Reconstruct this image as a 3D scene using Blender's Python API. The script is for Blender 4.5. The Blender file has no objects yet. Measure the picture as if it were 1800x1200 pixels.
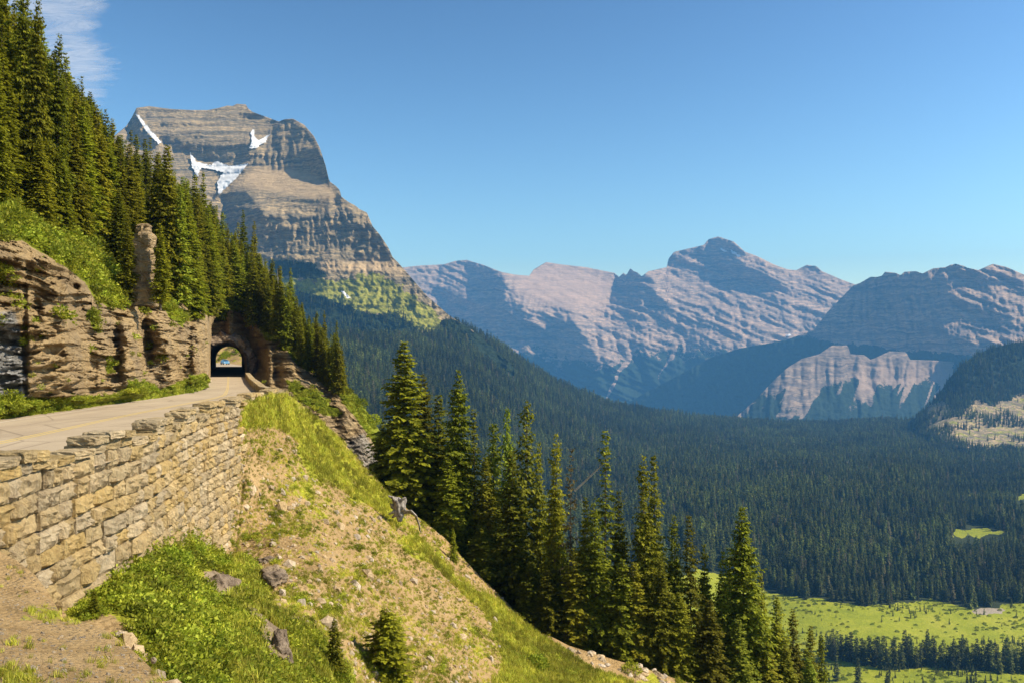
import bpy, math, random
import numpy as np
from mathutils import Vector, Matrix

random.seed(7); rng = np.random.default_rng(7)
R = math.radians
scene = bpy.context.scene
COL = scene.collection

# ------------------------------------------------------------------ camera, sky, sun, exposure
F, CU, CV = 1600.0, 900.0, 620.0            # focal length in photo pixels, centre column, horizon row
cam = bpy.data.cameras.new("camera"); camo = bpy.data.objects.new("camera", cam); COL.objects.link(camo)
cam.sensor_width = 36; cam.lens = 36 * F / 1800.0; cam.shift_y = 20 / 1800.0
cam.clip_start = 0.5; cam.clip_end = 60000
camo.location = (0, 0, 0); camo.rotation_euler = (R(90), 0, 0)
scene.camera = camo
SUN_EL, SUN_AZ = 43.0, 95.0                 # azimuth from +y (view direction) clockwise to +x
world = bpy.data.worlds.new("World"); scene.world = world; world.use_nodes = True
wn = world.node_tree.nodes; wl = world.node_tree.links
sky = wn.new("ShaderNodeTexSky"); sky.sky_type = 'NISHITA'; sky.sun_disc = False
sky.sun_elevation = R(SUN_EL); sky.sun_rotation = R(SUN_AZ)
sky.altitude = 1500; sky.air_density = 1.5; sky.dust_density = 0.7; sky.ozone_density = 2.0
wn["Background"].inputs[1].default_value = 0.06
hs = wn.new('ShaderNodeHueSaturation'); hs.inputs['Saturation'].default_value = .84; hs.inputs['Hue'].default_value = .492; wl.new(sky.outputs[0], hs.inputs['Color']); gm = wn.new('ShaderNodeGamma'); hs.inputs['Value'].default_value = .495; gm.inputs[1].default_value = 2.1; wl.new(hs.outputs[0], gm.inputs[0]); wl.new(gm.outputs[0], wn["Background"].inputs[0])
sl = bpy.data.lights.new("sun", 'SUN'); sl.energy = 5.0; sl.angle = R(0.5); sl.color = (1.0, 0.89, 0.70)
so = bpy.data.objects.new("sun", sl); COL.objects.link(so)
tosun = Vector((math.cos(R(SUN_EL)) * math.sin(R(SUN_AZ)), math.cos(R(SUN_EL)) * math.cos(R(SUN_AZ)), math.sin(R(SUN_EL))))
so.rotation_euler = tosun.to_track_quat('Z', 'Y').to_euler(); so.location = (30, -20, 60)
vs = scene.view_settings; vs.view_transform = 'Standard'; vs.look = 'None'; vs.gamma = 1; vs.use_curve_mapping = False
vs.exposure = 0.80
scene.cycles.volume_bounces = 0; scene.cycles.max_bounces = 6; scene.cycles.transparent_max_bounces = 12
scene.cycles.use_denoising = True

# ------------------------------------------------------------------ maths helpers
def P(u, v, y):
    u, v, y = np.broadcast_arrays(np.asarray(u, float), np.asarray(v, float), np.asarray(y, float))
    return np.stack([(u - CU) / F * y, y, (CV - v) / F * y], -1)

def _h(ix, iy, iz, seed):
    n = (ix.astype(np.int64) * 374761393 + iy.astype(np.int64) * 668265263 + iz.astype(np.int64) * 2147483647 + seed * 1274126177) & 0xFFFFFFFF
    n = ((n ^ (n >> 13)) * 1274126177) & 0xFFFFFFFF
    n = ((n ^ (n >> 16)) * 2246822519) & 0xFFFFFFFF
    return ((n ^ (n >> 15)) & 0xFFFFFF) / float(0x7FFFFF) - 1.0

def vnoise(x, y, z=0.0, seed=0):
    x, y, z = np.broadcast_arrays(np.asarray(x, float), np.asarray(y, float), np.asarray(z, float))
    fx, fy, fz = np.floor(x), np.floor(y), np.floor(z)
    tx, ty, tz = x - fx, y - fy, z - fz
    tx = tx * tx * (3 - 2 * tx); ty = ty * ty * (3 - 2 * ty); tz = tz * tz * (3 - 2 * tz)
    ix, iy, iz = fx.astype(np.int64), fy.astype(np.int64), fz.astype(np.int64)
    def c(a, b, d): return _h(ix + a, iy + b, iz + d, seed)
    r = []
    for d in ((0, 1) if np.any(tz) else (0,)):
        a = c(0, 0, d) * (1 - tx) + c(1, 0, d) * tx
        b = c(0, 1, d) * (1 - tx) + c(1, 1, d) * tx
        r.append(a * (1 - ty) + b * ty)
    return r[0] if len(r) == 1 else r[0] * (1 - tz) + r[1] * tz

def fbm(x, y, z=0.0, o=4, seed=0, gain=0.5):
    s = 0; a = 1; n = 0
    for k in range(o):
        s = s + a * vnoise(x * 2 ** k + 7.3 * k, y * 2 ** k - 3.1 * k, np.asarray(z) * 2 ** k, seed + k); n += a; a *= gain
    return s / n

def ridged(x, y, z=0.0, o=4, seed=0, gain=0.5):
    s = 0; a = 1; n = 0
    for k in range(o):
        s = s + a * (1 - 2 * np.abs(vnoise(x * 2 ** k + 7.3 * k, y * 2 ** k - 3.1 * k, np.asarray(z) * 2 ** k, seed + k))); n += a; a *= gain
    return s / n

def cells(a, b, seed=0):                    # per-block random value; blocks jittered
    ib = np.floor(b); off = _h(ib, ib * 0, ib * 0, seed + 5) * 3
    ia = np.floor(a + off + 0.25 * np.sin(b * 6.28))
    return _h(ia, ib, ia * 0, seed)

def sstep(a, b, x):
    t = np.clip((x - a) / (b - a), 0, 1); return t * t * (3 - 2 * t)

def tps(pts):
    p = np.array(pts, float); uv = p[:, :2] / 1000; val = np.log(p[:, 2]); n = len(p)
    def K(a, b):
        d = ((a[:, None] - b[None]) ** 2).sum(-1); return 0.5 * d * np.log(d + 1e-12)
    A = np.zeros((n + 3, n + 3)); A[:n, :n] = K(uv, uv) + np.eye(n) * 1e-5; A[:n, n] = 1; A[:n, n + 1:] = uv; A[n:, :n] = A[:n, n:].T
    w = np.linalg.solve(A, np.r_[val, 0, 0, 0])
    def f(U, V):
        U, V = np.broadcast_arrays(np.asarray(U, float), np.asarray(V, float))
        q = np.stack([U.ravel(), V.ravel()], 1) / 1000; out = np.empty(len(q))
        for i in range(0, len(q), 40000):
            s = q[i:i + 40000]; out[i:i + 40000] = K(s, uv) @ w[:n] + w[n] + s @ w[n + 1:]
        return np.exp(out).reshape(U.shape)
    return f

def inpoly(U, V, poly):
    U, V = np.broadcast_arrays(np.asarray(U, float), np.asarray(V, float))
    r = np.zeros(U.shape, bool); n = len(poly)
    for i in range(n):
        x0, y0 = poly[i]; x1, y1 = poly[(i + 1) % n]
        if y0 == y1: continue
        c = ((V >= y0) != (V >= y1)) & (U < (x1 - x0) * (V - y0) / (y1 - y0) + x0)
        r ^= c
    return r

def blur(a, n):
    a = a.astype(float)
    for _ in range(2):
        for ax in (0, 1):
            p = np.pad(a, [(n, n) if k == ax else (0, 0) for k in (0, 1)], mode='edge')
            c = np.cumsum(np.insert(p, 0, 0, axis=ax), axis=ax)
            a = (np.take(c, range(2 * n + 1, c.shape[ax]), axis=ax) - np.take(c, range(0, c.shape[ax] - 2 * n - 1), axis=ax)) / (2 * n + 1)
    return a

def poisson(gx, gy):                        # gx, gy: wanted slopes per cell -> surface
    H, W = gx.shape
    ex = 0.5 * (gx[:, 1:] + gx[:, :-1]); ey = 0.5 * (gy[1:] + gy[:-1])
    # remove mean tilt so the zero-flux border costs nothing, add it back after
    mx, my = ex.mean(), ey.mean(); ex = ex - mx; ey = ey - my
    d = np.zeros((H, W)); d[:, :-1] += ex; d[:, 1:] -= ex; d[:-1] += ey; d[1:] -= ey
    D = np.block([[d, d[:, ::-1]], [d[::-1], d[::-1, ::-1]]])
    fy = 2 * np.cos(2 * np.pi * np.arange(2 * H) / (2 * H)) - 2; fx = 2 * np.cos(2 * np.pi * np.arange(2 * W) / (2 * W)) - 2
    den = fy[:, None] + fx[None]; den[0, 0] = 1
    Z = np.fft.fft2(D) / den; Z[0, 0] = 0
    z = np.real(np.fft.ifft2(Z))[:H, :W]
    return z + mx * np.arange(W)[None] + my * np.arange(H)[:, None]

class Field:                                # log-depth on a regular grid of view directions, bilinear lookup
    def __init__(s, u0, v0, step, L): s.u0, s.v0, s.st, s.L = u0, v0, step, L
    def raw(s, U, V, A=None):
        A = s.L if A is None else A
        a = np.clip((np.asarray(U, float) - s.u0) / s.st, 0, A.shape[1] - 1.001); b = np.clip((np.asarray(V, float) - s.v0) / s.st, 0, A.shape[0] - 1.001)
        i = a.astype(int); j = b.astype(int); a = a - i; b = b - j
        return (A[j, i] * (1 - a) + A[j, i + 1] * a) * (1 - b) + (A[j + 1, i] * (1 - a) + A[j + 1, i + 1] * a) * b
    def __call__(s, U, V): return np.exp(s.raw(U, V))

def curve(pts):
    p = np.array(pts, float); return lambda u: np.interp(u, p[:, 0], p[:, 1])

# ------------------------------------------------------------------ object helpers
def npmesh(name, V, Q=None, T=None, attrs=None, smooth=True, mats=()):
    me = bpy.data.meshes.new(name); V = np.asarray(V, np.float32)
    Q = np.zeros((0, 4), np.int32) if Q is None else np.asarray(Q, np.int32)
    T = np.zeros((0, 3), np.int32) if T is None else np.asarray(T, np.int32)
    me.vertices.add(len(V)); me.vertices.foreach_set("co", V.ravel())
    nl = len(Q) * 4 + len(T) * 3
    me.loops.add(nl); me.loops.foreach_set("vertex_index", np.r_[Q.ravel(), T.ravel()].astype(np.int32))
    me.polygons.add(len(Q) + len(T))
    st = np.r_[np.arange(len(Q)) * 4, len(Q) * 4 + np.arange(len(T)) * 3].astype(np.int32)
    me.polygons.foreach_set("loop_start", st)
    me.polygons.foreach_set("use_smooth", np.full(len(Q) + len(T), bool(smooth)))
    me.update(calc_edges=True)
    for k, a in (attrs or {}).items():
        at = me.attributes.new(k, 'FLOAT', 'POINT'); at.data.foreach_set("value", np.asarray(a, np.float32).ravel())
    for m in mats: me.materials.append(m)
    return me

def link(name, me, parent=None, label=None, cat=None, group=None, kind=None):
    o = bpy.data.objects.new(name, me); COL.objects.link(o)
    if parent is not None: o.parent = parent
    tag(o, label, cat, group, kind); return o

def tag(o, label=None, cat=None, group=None, kind=None):
    if label: o["label"] = label
    if cat: o["category"] = cat
    if group: o["group"] = group
    if kind: o["kind"] = kind

def gridq(n, m):                            # n rows, m cols
    i = np.arange(n - 1)[:, None] * m + np.arange(m - 1)[None]
    return np.stack([i, i + m, i + m + 1, i + 1], -1).reshape(-1, 4)

def sheet(name, u0, u1, du, vtop, vbot, nv, depth, mat, masks=None, back=None, cut=None, seed=0, tpow=1.0, label=None, cat=None, kind='structure'):
    us = np.arange(u0, u1 + du * .5, du); t = np.linspace(0, 1, nv) ** tpow
    vt, vb = vtop(us), vbot(us)
    U = np.repeat(us[None], nv, 0); V = vt[None] + (vb - vt)[None] * t[:, None]
    Y = depth(U, V); X = P(U, V, Y); n = nv
    M = {k: f(U, V) for k, f in (masks or {}).items()}
    if back:                                # the far side of the crest, falling away
        rows = []; ridge = X[0]; h = ridge[:, :2] / np.linalg.norm(ridge[:, :2], axis=1, keepdims=True)
        for d, dz in back[::-1]:
            r = ridge.copy(); r[:, :2] += h * d
            nz = fbm(r[:, 0] / max(d, 1) * 2, r[:, 1] / max(d, 1) * 2, 0, 3, seed) * 0.12 * d
            r[:, 2] -= dz + nz * 0; rows.append(r)
        X = np.concatenate([np.stack(rows), X], 0); n = X.shape[0]; nb = len(rows)
        for k in M: M[k] = np.concatenate([np.repeat(M[k][:1], nb, 0), M[k]], 0)
    Q = gridq(n, len(us))
    if cut is not None:
        c = X.reshape(-1, 3)[Q].mean(1); Q = Q[~cut(c)]
    me = npmesh(name, X.reshape(-1, 3), Q, attrs=M, mats=[mat])
    return link(name, me, label=label, cat=cat, kind=kind)

# ------------------------------------------------------------------ node helpers
class NT:
    def __init__(s, name):
        s.m = bpy.data.materials.new(name); s.m.use_nodes = True; s.t = s.m.node_tree; s.t.nodes.clear()
        s.out = s.n('ShaderNodeOutputMaterial')
    def n(s, ty, **kw):
        x = s.t.nodes.new(ty)
        for k, v in kw.items(): setattr(x, k, v)
        return x
    def l(s, a, b): s.t.links.new(a, b)
    def inp(s, node, i, v):
        if hasattr(v, 'type') and hasattr(v, 'is_linked') : s.l(v, node.inputs[i])
        else:
            if isinstance(v, tuple) and len(v) == 3 and node.inputs[i].type == 'RGBA': v = v + (1,)
            node.inputs[i].default_value = v
    def attr(s, a): x = s.n('ShaderNodeAttribute'); x.attribute_name = a; return x.outputs['Fac']
    def pos(s): return s.n('ShaderNodeNewGeometry').outputs['Position']
    def obj(s): return s.n('ShaderNodeTexCoord').outputs['Object']
    def rnd(s): return s.n('ShaderNodeObjectInfo').outputs['Random']
    def scale(s, vec, sc, rot=None):
        x = s.n('ShaderNodeMapping'); s.l(vec, x.inputs[0]); x.inputs['Scale'].default_value = sc
        if rot: x.inputs['Rotation'].default_value = rot
        return x.outputs[0]
    def noise(s, vec, sc, detail=6, rough=.6, dist=0.0):
        x = s.n('ShaderNodeTexNoise'); s.l(vec, x.inputs['Vector']); x.inputs['Scale'].default_value = sc
        x.inputs['Detail'].default_value = detail; x.inputs['Roughness'].default_value = rough; x.inputs['Distortion'].default_value = dist
        return x.outputs[0]
    def voro(s, vec, sc, feature='F1', out=0):
        x = s.n('ShaderNodeTexVoronoi'); x.feature = feature; s.l(vec, x.inputs['Vector']); x.inputs['Scale'].default_value = sc
        return x.outputs[out]
    def ramp(s, fac, stops, interp='LINEAR'):
        x = s.n('ShaderNodeValToRGB'); s.l(fac, x.inputs[0]); e = x.color_ramp.elements; x.color_ramp.interpolation = interp
        while len(e) < len(stops): e.new(0.5)
        for k, (p, c) in enumerate(stops):
            e[k].position = p; e[k].color = (c, c, c, 1) if not isinstance(c, tuple) else c + (1,)
        return x.outputs[0]
    def mix(s, f, a, b, mode='MIX'):
        x = s.n('ShaderNodeMix'); x.data_type = 'RGBA'; x.blend_type = mode
        for i, v in ((0, f), (6, a), (7, b)): s.inp(x, i, v)
        return x.outputs[2]
    def math(s, op, a, b=0.0, clamp=False):
        x = s.n('ShaderNodeMath'); x.operation = op; x.use_clamp = clamp
        s.inp(x, 0, a); s.inp(x, 1, b); return x.outputs[0]
    def bump(s, h, strength, dist, normal=None):
        x = s.n('ShaderNodeBump'); s.l(h, x.inputs['Height']); x.inputs['Strength'].default_value = strength; x.inputs['Distance'].default_value = dist
        if normal: s.l(normal, x.inputs['Normal'])
        return x.outputs[0]
    def finish(s, col, rough=.9, normal=None, spec=.2, trans=0.0, tcol=None):
        b = s.n('ShaderNodeBsdfPrincipled'); s.inp(b, 'Base Color', col); s.inp(b, 'Roughness', rough); b.inputs['Specular IOR Level'].default_value = spec
        if normal: s.l(normal, b.inputs['Normal'])
        o = b.outputs[0]
        if trans:
            t = s.n('ShaderNodeBsdfTranslucent'); s.inp(t, 'Color', tcol if tcol is not None else col)
            mx = s.n('ShaderNodeMixShader'); mx.inputs[0].default_value = trans; s.l(o, mx.inputs[1]); s.l(t.outputs[0], mx.inputs[2]); o = mx.outputs[0]
        s.l(o, s.out.inputs[0]); return s.m
# ------------------------------------------------------------------ materials
def mat_mountain(name, sc, tint=(1, 1, 1), bst=.85):
    """bare bedded rock, talus, alpine grass, conifer cover; sc = metres of the broad bedding"""
    n = NT(name); p = n.pos()
    warp = n.noise(n.scale(p, (1 / (sc * 6),) * 3), 1.0, 4)
    v = n.n('ShaderNodeVectorMath'); v.operation = 'ADD'
    wv = n.n('ShaderNodeCombineXYZ'); n.l(n.math('MULTIPLY', warp, sc * 3.0), wv.inputs[2])
    n.l(p, v.inputs[0]); n.l(wv.outputs[0], v.inputs[1]); q = v.outputs[0]
    bed = n.noise(n.scale(q, (.02 / sc, .02 / sc, 1 / sc)), 1.0, 6, .7)
    fine = n.noise(n.scale(p, (.6 / sc, .6 / sc, 1.5 / sc)), 1.0, 8, .7)
    T = lambda c: tuple(a * b for a, b in zip(c, tint))
    rock = n.ramp(bed, [(.36, T((.10, .095, .08))), (.45, T((.24, .20, .145))), (.52, T((.42, .33, .21))), (.57, T((.15, .135, .105))), (.66, T((.48, .38, .25)))])
    rock = n.mix(n.ramp(fine, [(.38, .75), (.60, .0)]), rock, T((.10, .10, .09)))
    talus = n.ramp(n.noise(p, .4 / sc, 8, .7), [(.3, T((.27, .215, .15))), (.7, T((.42, .33, .225)))])
    col = n.mix(n.attr('talus'), rock, talus)
    gr = n.ramp(n.noise(p, .9 / sc, 6, .75), [(.35, (.09, .12, .02)), (.5, (.30, .29, .04)), (.7, (.46, .40, .09))])
    col = n.mix(n.ramp(n.math('ADD', n.attr('grass'), n.math('MULTIPLY', n.math('SUBTRACT', n.noise(p, .55 / sc, 6, .75), .5), 1.6)), [(.47, 0.), (.56, 1.)]), col, gr)
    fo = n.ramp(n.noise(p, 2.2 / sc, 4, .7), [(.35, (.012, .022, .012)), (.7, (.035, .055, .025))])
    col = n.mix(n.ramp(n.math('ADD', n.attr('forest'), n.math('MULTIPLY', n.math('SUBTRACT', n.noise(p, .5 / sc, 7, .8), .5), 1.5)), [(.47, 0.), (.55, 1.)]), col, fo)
    bmp = n.bump(n.math('ADD', n.math('MULTIPLY', bed, 1.2), fine), bst, sc * .9)
    return n.finish(col, .95, bmp, .1)

def mat_ground():
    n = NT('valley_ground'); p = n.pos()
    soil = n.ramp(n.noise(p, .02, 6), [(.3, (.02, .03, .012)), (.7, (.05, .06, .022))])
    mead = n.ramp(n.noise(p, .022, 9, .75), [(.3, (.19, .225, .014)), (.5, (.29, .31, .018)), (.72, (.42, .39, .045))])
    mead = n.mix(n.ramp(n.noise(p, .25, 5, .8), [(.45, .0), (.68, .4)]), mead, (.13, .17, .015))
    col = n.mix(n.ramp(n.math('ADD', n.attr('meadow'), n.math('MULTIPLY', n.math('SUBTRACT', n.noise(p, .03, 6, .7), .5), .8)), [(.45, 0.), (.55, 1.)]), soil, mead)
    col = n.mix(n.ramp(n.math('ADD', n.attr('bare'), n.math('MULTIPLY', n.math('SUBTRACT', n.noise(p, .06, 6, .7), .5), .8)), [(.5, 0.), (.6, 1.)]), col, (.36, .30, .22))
    return n.finish(col, .95, n.bump(n.noise(p, .3, 5, .8), .8, 2.0), .1)

def mat_slope(k=1.0, lit=1.0):
    n = NT('slope_dirt'); p = n.scale(n.pos(), (k, k, k))
    d = n.ramp(n.noise(p, .35, 9, .68), [(.28, (.20, .13, .055)), (.45, (.34, .225, .10)), (.72, (.45, .31, .15))])
    d = n.mix(n.ramp(n.noise(p, 3.2, 7, .8), [(.50, 0.), (.68, .7)]), d, (.17, .125, .055))
    d = n.mix(n.ramp(n.voro(p, 4.0), [(.0, .5), (.22, 0.)]), d, (.56, .44, .29))
    g = n.ramp(n.noise(p, 1.2, 7, .75), [(.3, (.16, .18, .012)), (.55, (.32, .31, .03)), (.75, (.46, .40, .08))])
    m = n.math('ADD', n.attr('green'), n.math('MULTIPLY', n.math('SUBTRACT', n.noise(p, .9, 7, .75), .5), 1.5))
    col = n.mix(n.ramp(m, [(.5, 0.), (.6, 1.)]), d, g)
    rk = n.ramp(n.noise(n.scale(p, (.4, .4, 1.6)), 1.5, 7, .7), [(.3, (.13, .095, .06)), (.5, (.27, .20, .13)), (.75, (.42, .33, .22))])
    col = n.mix(n.ramp(n.math('ADD', n.attr('rock'), n.math('MULTIPLY', n.math('SUBTRACT', n.noise(p, .7, 6, .7), .5), .7)), [(.45, 0.), (.55, 1.)]), col, rk)
    h = n.math('ADD', n.noise(p, 2.0, 8, .75), n.math('MULTIPLY', n.voro(p, 5.0), -.6))
    return n.finish(col, .97, n.bump(h, .9, .22 / k), .1)

def mat_cliff():
    n = NT('cliff_rock'); p = n.pos()
    w = n.noise(p, .12, 3); v = n.n('ShaderNodeVectorMath'); v.operation = 'ADD'; c = n.n('ShaderNodeCombineXYZ'); n.l(n.math('MULTIPLY', w, 2.5), c.inputs[2])
    n.l(p, v.inputs[0]); n.l(c.outputs[0], v.inputs[1]); q = v.outputs[0]
    bed = n.noise(n.scale(q, (.12, .12, 1.3)), 1.0, 8, .7)
    big = n.noise(n.scale(p, (.5, .5, .25)), .45, 5, .6)
    col = n.ramp(bed, [(.28, (.19, .125, .055)), (.40, (.38, .26, .125)), (.55, (.52, .37, .185)), (.68, (.41, .285, .145)), (.8, (.60, .45, .25))])
    col = n.mix(n.ramp(big, [(.45, 0.), (.68, .5)]), col, (.26, .21, .155))
    col = n.mix(n.ramp(n.noise(p, 1.8, 8, .8), [(.5, 0.), (.72, .7)]), col, (.13, .095, .06))
    col = n.mix(n.attr('grey'), col, n.ramp(n.noise(n.scale(p, (1, 1, .5)), 1.8, 7, .8), [(.38, (.12, .12, .115)), (.55, (.34, .33, .31)), (.66, (.62, .60, .56))]))
    g = n.ramp(n.noise(p, 1.2, 6, .75), [(.3, (.12, .15, .012)), (.55, (.27, .29, .02)), (.75, (.42, .40, .05))])
    m = n.math('ADD', n.attr('green'), n.math('MULTIPLY', n.math('SUBTRACT', n.noise(p, .8, 7, .75), .5), 1.1))
    col = n.mix(n.ramp(m, [(.5, 0.), (.6, 1.)]), col, g)
    h = n.math('ADD', n.math('MULTIPLY', bed, 1.3), n.noise(n.scale(p, (1, 1, 2.2)), 1.3, 9, .75))
    crack = n.ramp(n.voro(n.scale(q, (.5, .5, 1.0)), 1.0, 'DISTANCE_TO_EDGE'), [(0., 0.), (.06, 1.)])
    h = n.math('ADD', h, n.math('MULTIPLY', crack, .35))
    return n.finish(col, .95, n.bump(h, 1.0, .55), .15)

def mat_leaf(name, dark, mid, light, trans=.3, vary=.5, objvary=.35, patch=0.0):
    n = NT(name)
    r = n.n('ShaderNodeNewGeometry').outputs['Random Per Island']
    col = n.ramp(r, [(0., dark), (.5, mid), (1., light)])
    f = n.math('ADD', n.math('MULTIPLY', n.rnd(), objvary * 2), 1 - objvary)
    if patch:
        pn = n.noise(n.n('ShaderNodeObjectInfo').outputs['Location'], patch, 4, .6); f = n.math('MULTIPLY', f, n.ramp(pn, [(.35, .55), (.65, 1.5)]))
    h = n.n('ShaderNodeHueSaturation'); n.l(col, h.inputs['Color']); n.l(f, h.inputs['Value'])
    hv = n.math('ADD', n.math('MULTIPLY', n.math('FRACT', n.math('MULTIPLY', n.rnd(), 7.31)), .035), .4825); n.l(hv, h.inputs['Hue'])
    return n.finish(h.outputs[0], .75, None, .15, trans)

def mat_plain(name, stops, sc, bump=.3, dist=.02, stretch=(1, 1, 1), rough=.9, objvary=0.0, spec=.2, detail=7):
    n = NT(name); o = n.scale(n.obj(), stretch)
    nz = n.noise(o, sc, detail, .7); col = n.ramp(nz, stops)
    if objvary:
        h = n.n('ShaderNodeHueSaturation'); n.l(col, h.inputs['Color'])
        n.l(n.math('ADD', n.math('MULTIPLY', n.rnd(), objvary * 2), 1 - objvary), h.inputs['Value'])
        n.l(n.math('ADD', n.math('MULTIPLY', n.math('FRACT', n.math('MULTIPLY', n.rnd(), 5.7)), .5), .72), h.inputs['Saturation'])
        col = h.outputs[0]
    return n.finish(col, rough, n.bump(nz, bump, dist) if bump else None, spec)

def mat_stone():
    n = NT('wall_stone'); p = n.pos()
    a = n.noise(p, 2.5, 8, .75); b = n.noise(n.scale(p, (1, 1, .35)), 9, 6, .75)
    col = n.ramp(a, [(.28, (.25, .17, .075)), (.44, (.44, .315, .15)), (.62, (.55, .41, .205)), (.78, (.64, .50, .28))])
    col = n.mix(n.ramp(b, [(.5, 0.), (.7, .7)]), col, (.19, .15, .105))
    h = n.n('ShaderNodeHueSaturation'); n.l(col, h.inputs['Color'])
    n.l(n.math('ADD', n.math('MULTIPLY', n.rnd(), .36), .84), h.inputs['Value'])
    n.l(n.math('ADD', n.math('MULTIPLY', n.math('FRACT', n.math('MULTIPLY', n.rnd(), 5.7)), .35), .78), h.inputs['Saturation'])
    hh = n.math('ADD', n.math('MULTIPLY', a, 1.2), b)
    return n.finish(h.outputs[0], .93, n.bump(hh, 1.0, .16), .15)

def mat_road():
    n = NT('asphalt'); p = n.pos()
    col = n.ramp(n.noise(p, .25, 6, .6), [(.3, (.36, .285, .19)), (.7, (.45, .36, .245))])
    col = n.mix(n.ramp(n.noise(n.scale(p, (1.2, .05, 1)), 1.0, 4, .6), [(.45, 0.), (.7, .35)]), col, (.25, .19, .135))
    col = n.mix(n.ramp(n.noise(p, 14, 3, .8), [(.45, 0.), (.7, .3)]), col, (.20, .15, .10))
    edge = n.voro(n.scale(p, (.22, .12, .2)), 1.0, 'DISTANCE_TO_EDGE')
    col = n.mix(n.ramp(edge, [(0., .55), (.012, 0.)]), col, (.12, .09, .06))
    return n.finish(col, .9, n.bump(n.noise(p, 25, 3), .2, .01), .15)

M_ROAD = mat_road(); M_STONE = mat_stone(); M_CLIFF = mat_cliff(); M_SLOPE = mat_slope(); M_SHOULDER = mat_slope(3.0); M_GROUND = mat_ground()
M_MTN = mat_mountain('mountain_rock', 13.0, (1.38, 1.24, .98))
M_FAR = mat_mountain('far_mountain_rock', 30.0, (1.38, 1.15, 1.10), .4)
M_SNOW = mat_plain('snow', [(.38, (.50, .50, .50)), (.62, (.76, .76, .75))], .03, .4, 2.0)
M_NEEDLE = mat_leaf('spruce_needles', (.088, .095, .007), (.185, .192, .011), (.34, .335, .02), .48)
M_PALE = mat_leaf('pale_needles', (.12, .15, .012), (.23, .26, .02), (.36, .37, .03), .4)
M_DRY = mat_leaf('dry_needles', (.06, .05, .02), (.14, .11, .04), (.22, .17, .07), .3)
M_DARKN = mat_leaf('forest_needles', (.026, .040, .010), (.06, .08, .016), (.15, .16, .028), .2, objvary=.6, patch=.006)
M_BUSH = mat_leaf('shrub_leaves', (.10, .135, .008), (.23, .27, .016), (.40, .41, .04), .4)
M_GRASS = mat_leaf('grass_blades', (.18, .19, .014), (.36, .36, .03), (.60, .54, .10), .4, patch=.25)
M_HERB = mat_leaf('herb_leaves', (.11, .14, .008), (.26, .29, .018), (.40, .42, .05), .45, patch=.35)
M_BARK = mat_plain('bark', [(.3, (.05, .035, .022)), (.7, (.17, .13, .09))], 9, .6, .03, (1, 1, .15))
M_DEAD = mat_plain('dead_wood', [(.35, (.07, .055, .045)), (.65, (.38, .34, .29))], 7, .7, .04, (1, 1, .2))
M_MORTAR = mat_plain('mortar', [(.3, (.10, .075, .05)), (.7, (.22, .165, .11))], 4, .6, .03)
M_BOULDER = mat_plain('boulder_rock', [(.3, (.24, .17, .10)), (.55, (.42, .32, .20)), (.75, (.55, .43, .29))], 3, .8, .08, objvary=.25)
M_DARKROCK = mat_plain('weathered_and_shaded_rock', [(.3, (.09, .065, .045)), (.55, (.22, .165, .115)), (.75, (.40, .31, .21))], 1.4, .9, .25, (1, 1, 1.8))  # brown outcrop rock; on the tunnel portal its dark tone paints in shade
M_YELLOW = mat_plain('yellow_paint', [(.35, (.46, .34, .14)), (.65, (.55, .40, .13))], 6, 0)
M_WHITE = mat_plain('worn_white_paint', [(.35, (.42, .33, .24)), (.65, (.60, .52, .42))], 3, 0)
M_BLEACH = mat_plain('bleached_wood', [(.3, (.30, .27, .23)), (.7, (.62, .57, .49))], 7, .5, .03, (1, 1, .2))
M_DRYF = mat_leaf('dying_forest_needles', (.06, .05, .025), (.13, .11, .05), (.22, .19, .09), .2, objvary=.5)
M_BAND = mat_mountain('cliff_band_rock', 40.0, (1.02, .90, .92), .3)
# ------------------------------------------------------------------ far mountains
def relief(u0, u1, v0, v1, step, yx0, s0, faces, anchor, noise, A=None):
    """surface whose slopes follow the cliffs, faces and screes listed; all lengths in view pixels"""
    us = np.arange(u0, u1 + 1, step); vv = np.arange(v0, v1 + 1, step); U, V = np.meshgrid(us, vv)
    wu = U + 5 * fbm(U / 22, V / 22, 0, 3, 91); wv = V + 5 * fbm(U / 22, V / 22, 0, 3, 92)
    yx = np.full(U.shape, yx0); s = np.full(U.shape, s0)
    for poly, a, b, soft in faces:
        m = blur(inpoly(wu, wv, poly), max(1, int(soft / step)))
        yx = yx * (1 - m) + a * m; s = s * (1 - m) + b * m
    g = noise(U, V)                          # extra slopes and heights
    yx = yx + g.get('yx', 0); s = np.maximum(s + g.get('s', 0), -.1)
    a = (U - CU) / F; k = (V - CV) / F
    gx = yx / np.clip(1 - yx * a, .5, 2); gv = -s / (1 + s * k)
    L = poisson(gx * step, gv * step) + g.get('h', 0)
    fld = Field(u0, v0, step, L / F)
    fld.L += math.log(anchor[2]) - float(fld.raw(anchor[0], anchor[1])); return fld

def soft(poly, s=8, wob=7, wl=14, seed=3):
    """mask with a ragged, soft edge"""
    def f(U, V):
        d = np.zeros(U.shape)
        for k in range(6):
            du = wob * fbm(U / wl, V / wl, 0, 4, seed + k) + rj[k][0] * s; dv = wob * fbm(U / wl + 9, V / wl, 0, 4, seed + 20 + k) + rj[k][1] * s
            d += inpoly(U + du, V + dv, poly)
        return d / 6
    return f
rj = [(.7, .1), (-.6, .4), (.1, -.8), (.2, .8), (-.3, -.3), (.0, .0)]
def anyof(*fs): return lambda U, V: np.clip(sum(f(U, V) for f in fs), 0, 1)
zero = lambda U, V: np.zeros(np.shape(U))
const = lambda c: (lambda U, V: np.full(np.shape(U), c))

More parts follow.
